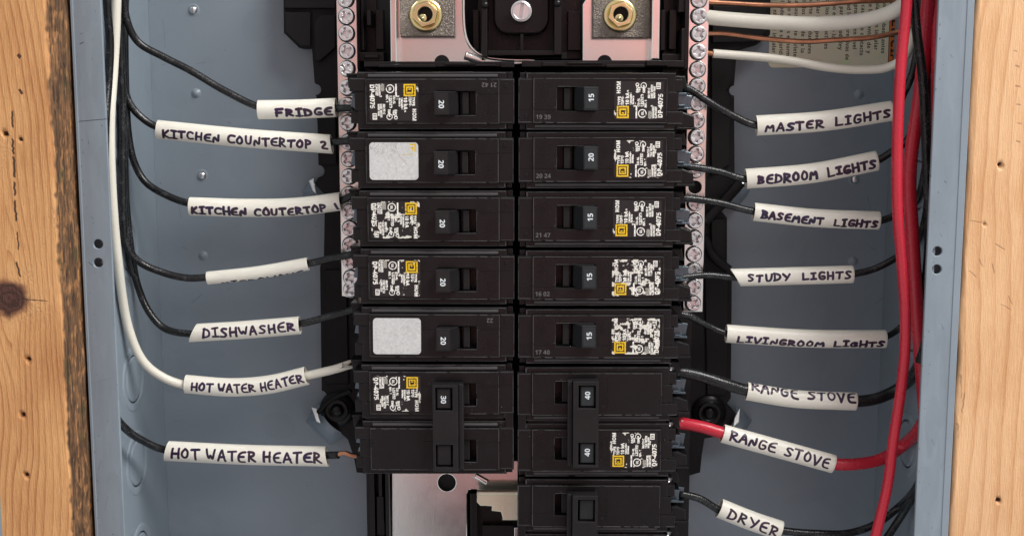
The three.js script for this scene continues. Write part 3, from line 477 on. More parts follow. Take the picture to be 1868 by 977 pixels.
function rimGeo(y) {                                                    // scuffs plus painted edge highlights of the face, the end piece and the shoulder, broken where the plastic is still sound
  const g = [], run = (x0, y0, x1, y1, z, w) => {
    const L = Math.hypot(x1 - x0, y1 - y0), dx = (x1 - x0) / L, dy = (y1 - y0) / L; let s = 0.2 * R0();
    while (s < L - 0.6) { const l = Math.min(L - s, 2 + 14 * R0() * R0()), ww = w * (0.55 + 0.9 * R0()), a = V(x0 + dx * s, y0 + dy * s), b = V(x0 + dx * (s + l), y0 + dy * (s + l)); g.push(box(Math.min(a.x, b.x) - ww / 2, Math.max(a.x, b.x) + ww / 2, Math.min(a.y, b.y) - ww / 2, Math.max(a.y, b.y) + ww / 2, z - 0.3, z + 0.10 + 0.06 * R0(), 0.09)); s += l + (R0() < 0.5 ? 0.05 : 3.5 * R0()); }
  };
  run(-63.4, y + 9.0, -6.7, y + 9.0, 0, 0.36); run(-63.4, y - 9.6, -6.7, y - 9.6, 0, 0.22); run(-6.7, y - 9.5, -6.7, y + 8.9, 0, 0.3); run(-63.4, y - 9.5, -63.4, y + 8.9, 0, 0.18);
  run(-6, y + 8.8, -0.4, y + 8.8, -1, 0.3); run(-0.35, y - 9.2, -0.35, y + 8.7, -1, 0.25); run(-6, y - 9.2, -0.4, y - 9.2, -1, 0.2); run(-70.2, y + 9.2, -64, y + 9.2, -0.9, 0.3);
  run(-66.8, y + 11.75, -4, y + 11.75, -2.0, 0.32); run(-66.4, y - 11.8, -4.4, y - 11.8, -2.0, 0.2); run(-3.9, y - 11.5, -3.9, y - 9.8, -2, 0.4); run(-33.2, y - 6.3, -16.8, y - 6.3, 0, 0.22); run(-16.4, y - 6, -16.4, y + 3.8, 0, 0.2);
  g.push(cylX(-62.6, -7.2, y + 10.4, -1.95, 0.9));  // shoulder ridge in the lighter colour, its highlight painted in
  for (let k = 0; k < 26; k++) { const x = -66 + 62 * R0(), yy = y + (R0() < 0.6 ? 9.2 + 2.6 * R0() : -9.5 + 19 * R0()), w = 0.12 + 0.22 * R0(); g.push(box(x, x + w * (1 + 2 * R0()), yy, yy + w, -2.1, Math.abs(yy - y) > 9.1 ? -1.9 : 0.07, 0.05)); }
  return g;
}
function poleBody(y, o = {}) {                                          // one pole's housing, face and trim
  const house = rect(-67.4, y - 12.3, -3.3, y + 12.3); house.holes.push(slotPath(y));
  const face = rect(-63.8, y - 10, -6.3, y + 9.4); face.holes.push(slotPath(y));
  const g = [slab(house, -45, -2.0, 0.7), slab(face, -3, 0, 0.5, 12, 3), box(-33.4, -16.6, y - 6.1, y + 3.9, -10.5, -9.8, 0.05),
    box(-6.9, 0, y - 9.9, y + 9.6, -45, -1.0, 0.5), box(-3.6, -0.7, y - 12.3, y + 12.3, -45, -4.5, 0.5), box(-5.2, -0.4, y + 3.2, y + 3.5, -1.1, -0.8, 0.08), box(-4.4, -2.8, y + 5.4, y + 7.2, -1.1, -0.8, 0.2),
    box(-63.5, -62.4, y + 2.9, y + 3.25, -0.1, 0.26, 0.1), box(-40.6, -33.6, y + 2.9, y + 3.25, -0.1, 0.26, 0.1), box(-16.5, -6.5, y + 2.9, y + 3.25, -0.1, 0.26, 0.1),
    box(-62, -8, y + 10.25, y + 10.75, -2.1, -1.55, 0.12),
    box(-70.6, -63.2, y + 4.0, y + 9.6, -26, -0.9, 0.5), box(-68.6, -63.2, y - 4.2, y + 4.2, -45, -1.6, 0.4), box(-70.4, -63.2, y - 9.6, y - 4.0, -45, -2.6, 0.5),
    box(-70.5, -66, y - 4.2, y + 4.4, -45, -22, 0.3)];
  g.push(box(-39.9, -39.75, y - 8.2, y + 7.6, -0.1, 0.08, 0.04), box(-13.1, -12.95, y - 8.2, y + 7.6, -0.1, 0.08, 0.04));
  if (!o.plain) { g.push(relief('ON', -14.8 + 4, y - 3.6, 1.9, -0.05, -Math.PI / 2), relief('OFF', -37, y - 3.4, 1.9, -0.05, -Math.PI / 2)); }
  if (o.date) g.push(relief(o.date, -10.6, y + 6.8, 1.7, -0.05, Math.PI, 0.22));
  return g;
}
const handleShape = () => poly([[-33.9, 5.0], [-27.8, 5.0], [-24.2, -1.2], [-23.6, -9], [-33, -9], [-33.0, -1.5]]);
function handleGeo(y, h0 = 5.0) { const g = new THREE.ExtrudeGeometry(handleShape(), { depth: 2 * h0 - 0.8, bevelEnabled: true, bevelThickness: 0.4, bevelSize: 0.4, bevelOffset: -0.4, bevelSegments: 2 }); g.rotateX(Math.PI / 2); g.translate(0, y - 1.1 + h0 - 0.4, 0); return g; }
const skirtGeo = (y) => { const g = slab(rect(-22.6, y - 6.0, -19.6, y + 3.8), -9, -1.9, 0.5); return g; };
function terminalParts(t, y) {
  mesh('terminal_guard', [slab(poly([[-64, y + 4.6], [-72.5, y + 4.2], [-77.2, y + 5.8], [-77.6, y + 11.2], [-64, y + 12.2]]), -40, -14, 0.7), slab(poly([[-64, y - 12.0], [-73.4, y - 11.4], [-74.6, y - 6.0], [-64, y - 4.8]]), -40, -17, 0.7), box(-77.8, -68, y + 10.9, y + 12.0, -40, -13, 0.4)], M.black, t);
  mesh('terminal_clamp', [slab(poly([[-77.2, y - 2.8], [-69, y - 4.2], [-68.6, y + 1.6], [-76.2, y + 2.6]]), -21, -19.6, 0.4), box(-76.4, -70, y + 2.2, y + 3.3, -30, -15.5, 0.35), box(-74.2, -67.8, y - 3.9, y + 2.2, -17.5, -16.3, 0.3), box(-73.8, -69, y - 4.1, y - 3.0, -30, -12.5, 0.3), box(-73.2, -70.2, y + 1.0, y + 2.0, -30, -13.5, 0.3)], M.clip, t);
  const s = lathe([[0, 0.4], [2.4, 0.3], [2.9, -0.3], [2.9, -4]], 24); s.rotateY(-Math.PI / 2.3); s.translate(-70.8, y - 0.6, -20); mesh('terminal_screw', s, M.steel, t);
}
// one breaker of each kind with its parts; the others are copies with their own print
function makeBreaker(poles) {
  const t = new THREE.Group();
  mesh('body', merge(poles === 1 ? poleBody(0, {}) : [...poleBody(0, {}), ...poleBody(-25.4, { plain: true }), box(-66, -4.5, -13.6, -11.8, -40, -3.2, 0.2), box(-3.8, -0.2, -34, 9, -45, -1.25, 0.4)]), M.black, t);
  for (let k = 0; k < poles; k++) {
    const y = -25.4 * k;
    if (poles === 1) mesh('handle', handleGeo(y), M.handle, t);
    mesh('worn_highlight_edge', rimGeo(y), M.worn, t);
   
    if (poles === 2) mesh('handle', box(-33.6, -27.4, y - 5.6, y + 3.4, -9, 6.9, 0.45), M.handle, t);
    if (poles === 2) { const d = lathe([[0, 0.6], [3.4, 0.5], [4.5, 0], [4.6, -3]], 32); d.rotateY(-1.15); d.translate(-69.2, y - 6.2, -9); mesh('pressure_screw', d, M.bareEdge, t); }
    mesh('slot_piece', skirtGeo(y), M.handle, t);
    terminalParts(t, y);
  }
  if (poles === 2) {                                                    // tie handle with two windows
    const tie = rect(-35.3, -33.4, -24.2, 5.2);
    for (const y of [0, -25.4]) { const h = new THREE.Path(); [[-34.0, y - 6.1], [-26.6, y - 6.1], [-26.6, y + 3.9], [-34.0, y + 3.9]].forEach(([a, b], i) => h[i ? 'lineTo' : 'moveTo'](a, b)); h.closePath(); tie.holes.push(h); }
    mesh('tie_handle', [slab(tie, 2.0, 8.2, 0.3), box(-24.3, -21.9, -33.2, 5.0, 0.8, 5.2, 0.5), box(-35.2, -34.2, -33.2, 5.0, 0.8, 3.2, 0.2)], M.handle, t);
  }
  return t;
}
const protos = { 1: makeBreaker(1), 2: makeBreaker(2) };
for (const k of [1, 2]) scene.remove(protos[k]);
const labelVariants = { a: labelMat(labelTex(3, 'print', 0.0)), b: labelMat(labelTex(14, 'print', 0.16)), c: labelMat(labelTex(27, 'print', 0.08)), d: labelMat(labelTex(38, 'print', 0.40)), e: labelMat(labelTex(49, 'print', 0.33)), foil: labelMat(labelTex(5, 'foil', 0), 1), foilWorn: labelMat(labelTex(8, 'foil', 1), 1) };
labelVariants.e2 = labelMat(labelTex(63, 'print', 0.27));
const faceD = 25, xLeft = -2.9, xRight = -1.3;
function breaker(side, px, py, poles, amps, lab, date, label) {         // py: photo row of the seam above the breaker
  const top = at(px, py, 27).y - 0.4, right = side > 0;
  const y = right ? top - 12.7 - (poles - 1) * 25.4 : top - 12.7;
  const o = protos[poles].clone(); o.name = numbered('circuit_breaker'); scene.add(o);
  tag(o, label, 'circuit breaker', poles === 1 ? 'single circuit breakers in the panel' : 'double circuit breakers in the panel');
  o.position.set((right ? xRight : xLeft) * MM, y * MM, -faceD * MM); o.rotation.z = right ? Math.PI : 0;
  o.rotation.z += (R0() - 0.5) * 0.006; o.rotation.x = (R0() - 0.5) * 0.012; o.position.x += (R0() - 0.5) * 0.0006;
  if (!right) o.children.forEach((c) => { if (/^terminal/.test(c.name)) c.position.x += 0.0042; });
  const handles = o.children.filter((c) => c.name === 'handle');
  handles.forEach((h, k) => { if (right) h.material = M.handleCool; if (!amps[k]) return; const g = plate(5.0, 8.2, 0.4, 0.06); if (poles === 1) g.translate(-30.85, -1.1, 5.0); else g.translate(-30.5, -25.4 * k - 1.1, 6.9); mesh('printed_number', g, (right ? numberCool : numberMat)[amps[k]], h); });
  if (lab) { const g = plate(21, 16, lab.startsWith('foil') ? 1.6 : 1.0, 0.14); g.translate(-51.5, -0.5, 0); const s = mesh('label_sticker', g, labelVariants[lab], o); if (lab.startsWith('foil')) s.userData.label = 'blank silver foil sticker'; }
  if (date) mesh('date_code', relief(date, -10.8, 6.6, 1.9, -0.05, Math.PI, 0.25), M.date, o);
}
M.date = mat([0.10, 0.095, 0.095], 0.5);
const L1 = 640, nth = (side, k) => `${['topmost', 'second', 'third', 'fourth', 'fifth'][k]} from top in ${side} column`;
[[127, 'a', '21 42', 'black 20 breaker with white print, ' + nth('left', 0)], [235.5, 'foilWorn', '', 'black 20 breaker with half-worn silver sticker with yellow corner, ' + nth('left', 1)], [343, 'e2', '', 'black 20 breaker with patchy worn print sticker, ' + nth('left', 2)], [450, 'b', '', 'black 20 breaker with lightly worn print, ' + nth('left', 3)], [556, 'foil', '22', 'black 20 breaker with plain silver sticker, ' + nth('left', 4)]]
  .forEach(([y, lab, date, label]) => breaker(-1, L1, y, 1, ['20'], lab, date, label));
breaker(-1, L1, 660, 2, ['30', ''], 'c', '', 'black double 30 breaker with tall tie handle, bottom of the left column');
[[128, '15', 'a', '19 39', 'black 15 breaker with crisp white print, ' + nth('right', 0)], [236.5, '20', 'c', '20 24', 'black 20 breaker, only 20 in the right column, below the topmost'], [345, '15', 'a', '21 47', 'black 15 breaker with crisp print, ' + nth('right', 2)], [453, '15', 'e', '16 02', 'black 15 breaker with worn lower print corner, ' + nth('right', 3)], [560, '15', 'd', '17 40', 'black 15 breaker with heavily worn foil sticker, ' + nth('right', 4)]]
  .forEach(([y, n, lab, date, label]) => breaker(1, 1240, y, 1, [n], lab, date, label));
breaker(1, 1240, 666, 2, ['40', '40'], 'c', '', 'black double 40 breaker with tie handle, right column beside the red range wire');
breaker(1, 1240, 870, 2, ['', ''], 'a', '', 'black double breaker with blank handle, cut off at the bottom right of the column');

// ---------------------------------------------------------------- wires
const P3 = (list, r = 0) => list.map(([x, y, d]) => { let p = at(x, y, d); while (r && Math.abs(p.x) > 178.6 - r && d > 3 + r) p = at(x, y, d -= 0.5); if (r) { p.x += 0.5 * (R0() - 0.5); p.y += 0.5 * (R0() - 0.5); } return p; });   // wires stay inside the box walls
function wire(list, r, m, label, name = 'wire', o = {}) { return solo(name, sweep(P3(list, r), r, { metric: true, m: 18, ...o }), m, label, o.category ?? 'wire', o.group); }
const GL = 'labelled black wires on the left', GR = 'labelled black wires on the right';
// left gutter
wire([[226, -260, 40], [225, -120, 40], [224, -20, 41], [231, 40, 42], [252, 76, 44], [300, 104, 46], [345, 128, 47], [410, 165, 48], [480, 196, 49], [545, 198, 49], [612, 197, 48], [645, 196, 46]], 1.65, M.wireBlack, 'black wire leading into the FRIDGE sleeve', 'wire', { group: GL });
wire([[224, -260, 47], [222, -100, 47], [221, 20, 47], [223, 110, 47], [228, 165, 47], [237, 192, 47], [256, 213, 48], [288, 232, 49], [440, 252, 49], [604, 259, 48], [648, 257, 46]], 1.65, M.wireBlack, 'black wire leading into the KITCHEN COUNTERTOP 2 sleeve', 'wire', { group: GL });
wire([[230, -260, 52], [228, -60, 52], [226, 60, 52], [229, 170, 52], [235, 250, 52], [244, 296, 52], [264, 332, 52], [300, 354, 51], [347, 371, 50], [450, 379, 49], [540, 377, 48], [622, 366, 47], [648, 352, 46]], 1.65, M.wireBlack, 'black wire leading into the KITCHEN COUTERTOP 1 sleeve', 'wire', { group: GL });
wire([[217, -260, 42], [218, -60, 42], [220, 80, 42], [222, 200, 42], [223, 320, 42], [224, 400, 42], [230, 445, 43], [252, 476, 45], [296, 497, 47], [340, 507, 48], [380, 506, 49], [470, 497, 49], [561, 481, 48], [600, 473, 47], [645, 462, 46]], 1.65, M.wireBlack, 'black wire leading into the small white sleeve with hidden writing', 'wire', { group: GL });
wire([[226, -260, 57], [222, -60, 57], [222, 100, 57], [226, 240, 57], [229, 350, 57], [233, 420, 56], [240, 470, 55], [250, 520, 54], [270, 567, 53], [300, 598, 52], [352, 608, 50], [450, 602, 49], [547, 590, 48], [600, 577, 47], [655, 563, 46]], 1.65, M.wireBlack, 'black wire leading into the DISHWASHER sleeve', 'wire', { group: GL });
wire([[186, -260, 22], [191, -80, 22], [195, 10, 24], [199, 80, 28], [198, 140, 34], [193, 220, 40], [190, 420, 30], [190, 600, 22], [196, 700, 17], [210, 760, 16], [228, 782, 20], [258, 802, 34], [305, 821, 48], [450, 830, 48], [597, 830, 46], [618, 829, 45]], 1.75, M.wireBlack, 'black wire leading into the lower HOT WATER HEATER sleeve', 'wire', { group: GL });
wire([[612, 829, 45], [628, 826, 44.5], [640, 829, 44.5], [656, 832, 45]], 1.15, M.copper, 'bare copper end of the lower hot water heater wire', 'wire_end', { category: 'wire end', m: 12 });
wire([[210, -260, 34], [213, -60, 34], [211, 40, 33], [206, 120, 32], [200, 220, 32], [203, 330, 33], [214, 470, 36], [234, 600, 40], [262, 660, 43], [296, 688, 46], [338, 702, 48], [420, 706, 48], [490, 700, 47], [558, 685, 46], [610, 673, 45], [634, 667, 44]], 2.0, M.wireWhite, 'white wire that sweeps down into the upper HOT WATER HEATER sleeve', 'wire', { ragged: 14 });
wire([[236, -260, 60], [230, -60, 60], [226, 120, 60], [224, 300, 60], [228, 400, 60], [238, 480, 60], [244, 500, 64]], 1.6, M.wireBlack, 'black wire at the back of the left bundle', 'wire');
// right gutter
wire([[1655, -260, 14], [1655, -60, 12], [1655, 0, 11], [1645, 120, 9], [1637, 260, 8], [1638, 380, 8], [1646, 470, 9], [1652, 560, 10], [1652, 640, 11], [1643, 720, 12], [1630, 810, 13], [1620, 880, 14], [1598, 975, 15], [1570, 1080, 17]], 2.25, M.wireRed, 'long bright red wire running down in front of the right gutter');
wire([[1702, -260, 22], [1698, -60, 24], [1693, 20, 26], [1686, 110, 27], [1676, 190, 27], [1665, 270, 27], [1661, 330, 27], [1664, 420, 28], [1671, 510, 30], [1676, 600, 32], [1684, 700, 38], [1692, 800, 44]], 2.9, M.wireRed, 'thick red wire behind the long one in the right gutter');
wire([[1662, -260, 18], [1664, -60, 16], [1668, 0, 15], [1674, 60, 14], [1684, 140, 14], [1689, 220, 15], [1691, 320, 18], [1697, 430, 24], [1700, 560, 30], [1700, 700, 36]], 1.95, M.wireBlack, 'black wire crossing over the red wires beside the right flange');
wire([[1680, -260, 30], [1682, -60, 30], [1680, 40, 30], [1673, 95, 30], [1664, 135, 32], [1652, 166, 36], [1628, 201, 46], [1500, 224, 47], [1380, 229, 47], [1340, 211, 47], [1292, 186, 46], [1258, 163, 46], [1234, 154, 45]], 1.65, M.wireBlack, 'black wire through the MASTER LIGHTS sleeve', 'wire', { group: GR });
wire([[1678, -260, 40], [1682, -40, 40], [1682, 100, 40], [1674, 200, 41], [1656, 254, 43], [1625, 277, 46], [1600, 293, 47], [1480, 319, 48], [1362, 326, 48], [1310, 313, 47], [1262, 304, 46], [1232, 302, 45]], 1.65, M.wireBlack, 'black wire through the BEDROOM LIGHTS sleeve', 'wire', { group: GR });
wire([[1690, -260, 46], [1694, 0, 46], [1694, 200, 46], [1688, 310, 46], [1668, 370, 47], [1635, 391, 48], [1603, 402, 48], [1480, 397, 48], [1376, 386, 48], [1312, 370, 47], [1262, 363, 46], [1232, 361, 45]], 1.65, M.wireBlack, 'black wire through the BASEMENT LIGHTS sleeve', 'wire', { group: GR });
wire([[1684, -260, 54], [1690, 0, 54], [1694, 250, 54], [1688, 400, 52], [1664, 452, 50], [1632, 472, 48], [1596, 490, 48], [1556, 499, 48], [1450, 503, 48], [1336, 506, 48], [1290, 502, 47], [1228, 507, 44]], 1.6, M.wireBlack, 'black wire through the STUDY LIGHTS sleeve', 'wire', { group: GR });
wire([[1676, -260, 60], [1684, 0, 60], [1692, 300, 60], [1690, 480, 58], [1676, 556, 54], [1650, 592, 50], [1616, 615, 48], [1470, 618, 48], [1328, 608, 48], [1292, 594, 48], [1258, 578, 46], [1232, 571, 45]], 1.45, M.wireBlack, 'black wire through the LIVINGROOM LIGHTS sleeve', 'wire', { group: GR });
wire([[1700, -260, 56], [1704, 0, 56], [1706, 400, 54], [1696, 600, 50], [1678, 668, 48], [1640, 708, 46], [1602, 726, 46], [1562, 731, 46], [1460, 725, 46], [1362, 712, 46], [1320, 699, 45], [1270, 684, 45], [1234, 677, 45]], 2.7, M.wireBlack, 'thick black wire through the upper RANGE STOVE sleeve', 'wire');
wire([[1710, -260, 64], [1712, 200, 64], [1712, 600, 58], [1702, 730, 52], [1680, 778, 48], [1648, 812, 46], [1610, 836, 44], [1565, 846, 43], [1521, 845, 43], [1420, 819, 43], [1318, 788, 43], [1280, 778, 43.5], [1238, 770, 45]], 2.75, M.wireRed, 'thick red wire through the lower RANGE STOVE sleeve', 'wire', { n: 160 });
wire([[1716, 500, 66], [1714, 700, 62], [1700, 820, 56], [1678, 880, 52], [1640, 925, 50], [1600, 954, 49], [1550, 972, 48], [1490, 973, 47], [1420, 966, 46], [1370, 951, 46], [1314, 930, 46], [1276, 908, 46], [1240, 899, 45]], 1.75, M.wireBlack, 'black wire through the DRYER sleeve at the bottom right', 'wire', { group: GR });
wire([[1706, 860, 40], [1672, 900, 40], [1640, 950, 40], [1600, 1010, 40]], 1.75, M.wireBlack, 'black wire crossing below the long red wire at the bottom right');
wire([[1284, 30, 60], [1310, 33, 58], [1400, 41, 56], [1500, 43, 52], [1590, 34, 44], [1640, 14, 36], [1690, -30, 30], [1720, -120, 26]], 3.25, M.wireWhite, 'thick white wire into the right neutral bar');
wire([[1300, 97, 58], [1330, 99, 58], [1400, 105, 58], [1450, 112, 57], [1510, 123, 55], [1570, 128, 52], [1620, 122, 48], [1650, 104, 44], [1666, 70, 42], [1678, 20, 42], [1686, -80, 42], [1690, -260, 42]], 1.95, M.wireWhite, 'thin white wire curving below the paper notice into the right bar');
wire([[1276, 94, 59], [1300, 97, 58.2], [1312, 98, 58]], 1.25, M.copper, 'bare copper tip of the thin white wire', 'wire_end', { category: 'wire end', m: 12 });
const bare = 'bare copper ground wires';
wire([[1284, 3, 61], [1330, 6, 61], [1400, 9, 60], [1470, 8, 58], [1560, 3, 56], [1640, -2, 54], [1690, -20, 50], [1716, -120, 44]], 1.15, M.copper, 'upper bare copper wire along the top edge above the thick white wire', 'wire', { group: bare, m: 12 });
wire([[1284, 61, 61], [1320, 62, 61], [1370, 68, 60], [1410, 72, 59], [1470, 76, 58], [1530, 72, 56], [1600, 66, 54], [1650, 54, 52], [1690, 20, 48], [1714, -80, 44]], 1.15, M.copper, 'lower bare copper wire between the thick and thin white wires', 'wire', { group: bare, m: 12 });

// ---------------------------------------------------------------- hand-lettered white sleeves
const GLY = {                                                           // strokes of hand-drawn capitals, unit box, y up
  A: [[0, 0, 0.45, 1, 0.55, 1, 1, 0], [0.2, 0.38, 0.85, 0.4]], B: [[0.1, 0, 0.12, 1], [0.05, 0.98, 0.75, 0.92, 0.8, 0.6, 0.15, 0.52, 0.9, 0.42, 0.88, 0.08, 0.05, 0.02]], C: [[0.95, 0.85, 0.5, 1, 0.08, 0.75, 0.05, 0.3, 0.4, 0, 0.95, 0.1]],
  D: [[0.1, 0, 0.1, 1], [0, 0.98, 0.7, 0.9, 0.98, 0.5, 0.75, 0.1, 0, 0.02]], E: [[0.95, 0.98, 0.1, 0.95, 0.08, 0.03, 1, 0], [0.1, 0.52, 0.8, 0.52]], F: [[0.1, 0, 0.12, 0.97], [0.05, 0.96, 1, 1], [0.1, 0.5, 0.8, 0.52]],
  G: [[0.9, 0.88, 0.45, 1, 0.05, 0.65, 0.1, 0.2, 0.5, 0, 0.95, 0.15, 0.92, 0.45, 0.55, 0.45]], H: [[0.08, 0, 0.1, 1], [0.9, 0, 0.92, 1], [0.1, 0.5, 0.9, 0.52]], I: [[0.5, 0, 0.5, 1], [0.1, 0.98, 0.9, 1], [0.05, 0.02, 0.95, 0]],
  K: [[0.1, 0, 0.12, 1], [0.9, 1, 0.15, 0.48, 0.98, 0]], L: [[0.12, 1, 0.1, 0.03, 0.95, 0.02]], M: [[0.02, 0, 0.12, 1, 0.5, 0.4, 0.88, 1, 0.98, 0]], N: [[0.06, 0, 0.1, 1, 0.88, 0.02, 0.92, 1]], O: [[0.5, 1, 0.1, 0.75, 0.08, 0.25, 0.5, 0, 0.92, 0.25, 0.9, 0.78, 0.5, 1]],
  P: [[0.12, 0, 0.12, 1], [0.05, 0.98, 0.8, 0.92, 0.88, 0.6, 0.15, 0.45]], R: [[0.1, 0, 0.12, 1], [0.05, 0.97, 0.75, 0.95, 0.85, 0.62, 0.15, 0.48, 0.98, 0]], S: [[0.92, 0.88, 0.5, 1, 0.12, 0.78, 0.5, 0.52, 0.9, 0.28, 0.55, 0, 0.05, 0.08]], T: [[0.5, 0, 0.5, 0.97], [0, 0.95, 1, 1]],
  U: [[0.08, 1, 0.1, 0.25, 0.45, 0, 0.85, 0.2, 0.9, 1]], V: [[0.02, 1, 0.48, 0, 0.98, 1]], W: [[0, 1, 0.25, 0, 0.5, 0.62, 0.75, 0, 1, 1]], Y: [[0.02, 1, 0.5, 0.5], [0.98, 1, 0.4, 0]], 1: [[0.3, 0.9, 0.6, 0.1]], 2: [[0.1, 0.8, 0.5, 1, 0.88, 0.75, 0.1, 0.05, 0.98, 0.05]],
};
function sleeve(list, r, text, o) {
  const path = P3(list), curve = new THREE.CatmullRomCurve3(path, false, 'centripetal'), L = curve.getLength(), C = 2 * Math.PI * r, k = 11, rr = rng(o.seed);
  const x0 = o.from * L, x1 = o.to * L, cap = o.cap ?? 3.9;
  const tex = canvasTex(L * k, C * k, (c, W, H) => {
    c.fillStyle = '#e6e2d6'; c.fillRect(0, 0, W, H);
    for (let q = 0; q < 240; q++) { const g = 222 + 26 * rr(); c.fillStyle = `rgba(${g},${g - 2},${g - 12},0.3)`; c.beginPath(); c.ellipse(rr() * W, rr() * H, 6 + 60 * rr(), 2 + 8 * rr(), 0, 0, Math.PI * 2); c.fill(); }
    for (let q = 0; q < 36; q++) { c.fillStyle = `rgba(120,110,95,${0.05 + 0.25 * rr() * rr()})`; const s = 0.8 + 1.8 * rr(); c.fillRect(rr() * W, rr() * H, s * (1 + 3 * rr()), s); }
    c.lineCap = c.lineJoin = 'round';
    const chars = [...text], units = chars.map((ch) => ch === ' ' ? (o.gap ?? 0.75) : ch === 'I' || ch === '1' ? 0.85 : ch === 'M' || ch === 'W' ? 1.15 : 1), total = units.reduce((a, b) => a + b, 0), step = (x1 - x0) / total;
    let x = x0;
    chars.forEach((ch, n) => {
      const w = units[n] * step; if (ch === ' ') { x += w; return; }
      const t = ((x + w / 2) - x0) / (x1 - x0), up = (o.up[0] * (1 - t) + o.up[1] * t) + 0.6 * (rr() - 0.5), hh = cap * (0.86 + 0.26 * rr()), ww = w * 0.74 * (0.92 + 0.16 * rr()), sl = 0.12 * (rr() - 0.4), jit = () => 0.07 * (rr() - 0.5);
      for (const st of GLY[ch]) {
        const pts = []; for (let q = 0; q < st.length; q += 2) { const u = st[q] + jit(), v = st[q + 1] + jit(); pts.push([(x + w * 0.12 + u * ww + (v - 0.5) * sl * hh) * k, H / 2 - (up + (v - 0.5) * hh) * k]); }
        for (const [lw, colr] of [[(o.pen ?? 0.85) * 1.3, `rgba(${36 + 26 * rr()},${18 + 8 * rr()},${48 + 26 * rr()},0.93)`], [(o.pen ?? 0.85) * 0.75, 'rgba(12,8,18,0.55)']]) {
          c.strokeStyle = colr; c.lineWidth = lw * k * (0.88 + 0.24 * rr()); c.beginPath(); c.moveTo(...pts[0]);
          if (pts.length > 3) { for (let q = 1; q < pts.length - 1; q++) c.quadraticCurveTo(pts[q][0], pts[q][1], (pts[q][0] + pts[q + 1][0]) / 2, (pts[q][1] + pts[q + 1][1]) / 2); c.lineTo(...pts[pts.length - 1]); } else for (const p of pts.slice(1)) c.lineTo(...p);
          c.stroke();
        }
      }
      x += w;
    });
  });
  const g = sweep(path, r, { m: 40, n: 60, wall: 0.55, shear: o.shear, reach: o.reach, flat: o.flat ?? 0.82 });
  const m = new THREE.MeshPhysicalMaterial({ map: tex, roughness: 0.4, sheen: 0.1, bumpMap: orangePeel, bumpScale: 0.00004 });
  return solo('label_sleeve', g, m, o.label, 'wire label', 'hand-lettered white wire sleeves');
}
let sd = 100; const S = (list, r, text, from, to, up, label, o = {}) => sleeve(list, r, text, { from, to, up, label, seed: sd += 7, ...o });
S([[471, 200, 49], [540, 199, 49], [613, 196, 48]], 4.25, 'FRIDGE', 0.22, 0.98, [-1.5, -1.9], 'white sleeve lettered FRIDGE, topmost on the left', { cap: 3.3, pen: 1.0 });
S([[287, 236, 49], [440, 251, 49], [605, 263, 48]], 4.25, 'KITCHEN COUNTERTOP 2', 0.035, 0.985, [-1.6, -0.6], 'long white sleeve lettered KITCHEN COUNTERTOP 2, below the fridge one', { cap: 3.6, shear: [0, -0.8] });
S([[346, 376, 49], [450, 379, 48.5], [540, 377, 48], [622, 367, 46]], 4.15, 'KITCHEN COUTERTOP 1', 0.015, 1.0, [-1.7, -2.2], 'long white sleeve lettered KITCHEN COUTERTOP 1, third on the left', { cap: 3.7, pen: 0.95 });
S([[378, 507, 49], [470, 497, 48], [562, 481, 47]], 3.0, 'MICROWAVE', 0.12, 0.95, [-4.55, -4.5], 'small white sleeve with its writing turned away underneath, fourth on the left', { cap: 3.2 });
S([[352, 607, 49], [450, 601, 48], [547, 593, 47]], 4.15, 'DISHWASHER', 0.1, 0.97, [0.0, 0.0], 'white sleeve with slanted end lettered DISHWASHER', { cap: 3.9, pen: 0.85, shear: [2.2, 0], reach: 0.2 });
S([[338, 700, 48], [420, 706, 48], [490, 701, 47], [559, 685, 46]], 4.3, 'HOT WATER HEATER', 0.055, 0.985, [0.1, 0.1], 'curved white sleeve lettered HOT WATER HEATER on the white wire', { cap: 3.7, pen: 0.75, gap: 0.55 });
S([[304, 822, 48], [450, 829, 47], [597, 832, 46]], 4.7, 'HOT WATER HEATER', 0.035, 0.98, [0.0, 0.2], 'straight white sleeve lettered HOT WATER HEATER at the lower left on a black wire', { cap: 5.0, pen: 0.9, gap: 0.5, shear: [0.9, -0.8] });
S([[1380, 229, 47], [1500, 221, 46], [1628, 202, 44]], 4.5, 'MASTER LIGHTS', 0.05, 0.985, [-1.2, -1.0], 'white sleeve lettered MASTER LIGHTS, topmost on the right', { cap: 3.8, gap: 1.0 });
S([[1361, 326, 48], [1480, 316, 47], [1600, 293, 46]], 4.5, 'BEDROOM LIGHTS', 0.075, 0.985, [-0.6, -0.8], 'white sleeve lettered BEDROOM LIGHTS, second on the right', { cap: 3.6, gap: 0.9, pen: 0.95 });
S([[1375, 386, 48], [1480, 397, 48], [1604, 402, 48]], 4.15, 'BASEMENT LIGHTS', 0.05, 0.985, [-0.4, -2.0], 'white sleeve lettered BASEMENT LIGHTS, third on the right', { cap: 3.2, gap: 1.2, pen: 0.9 });
S([[1342, 506, 48], [1450, 503, 48], [1556, 500, 48]], 4.05, 'STUDY LIGHTS', 0.085, 0.985, [-0.1, 0.2], 'white sleeve with slanted end lettered STUDY LIGHTS', { cap: 3.2, gap: 1.2, shear: [-2.3, 0], reach: 0.16 });
S([[1325, 608, 48], [1470, 617, 48], [1616, 618, 48]], 4.15, 'LIVINGROOM LIGHTS', 0.06, 0.99, [-2.0, -2.2], 'white sleeve lettered LIVINGROOM LIGHTS, fifth on the right', { cap: 3.1, gap: 0.9, pen: 0.9 });
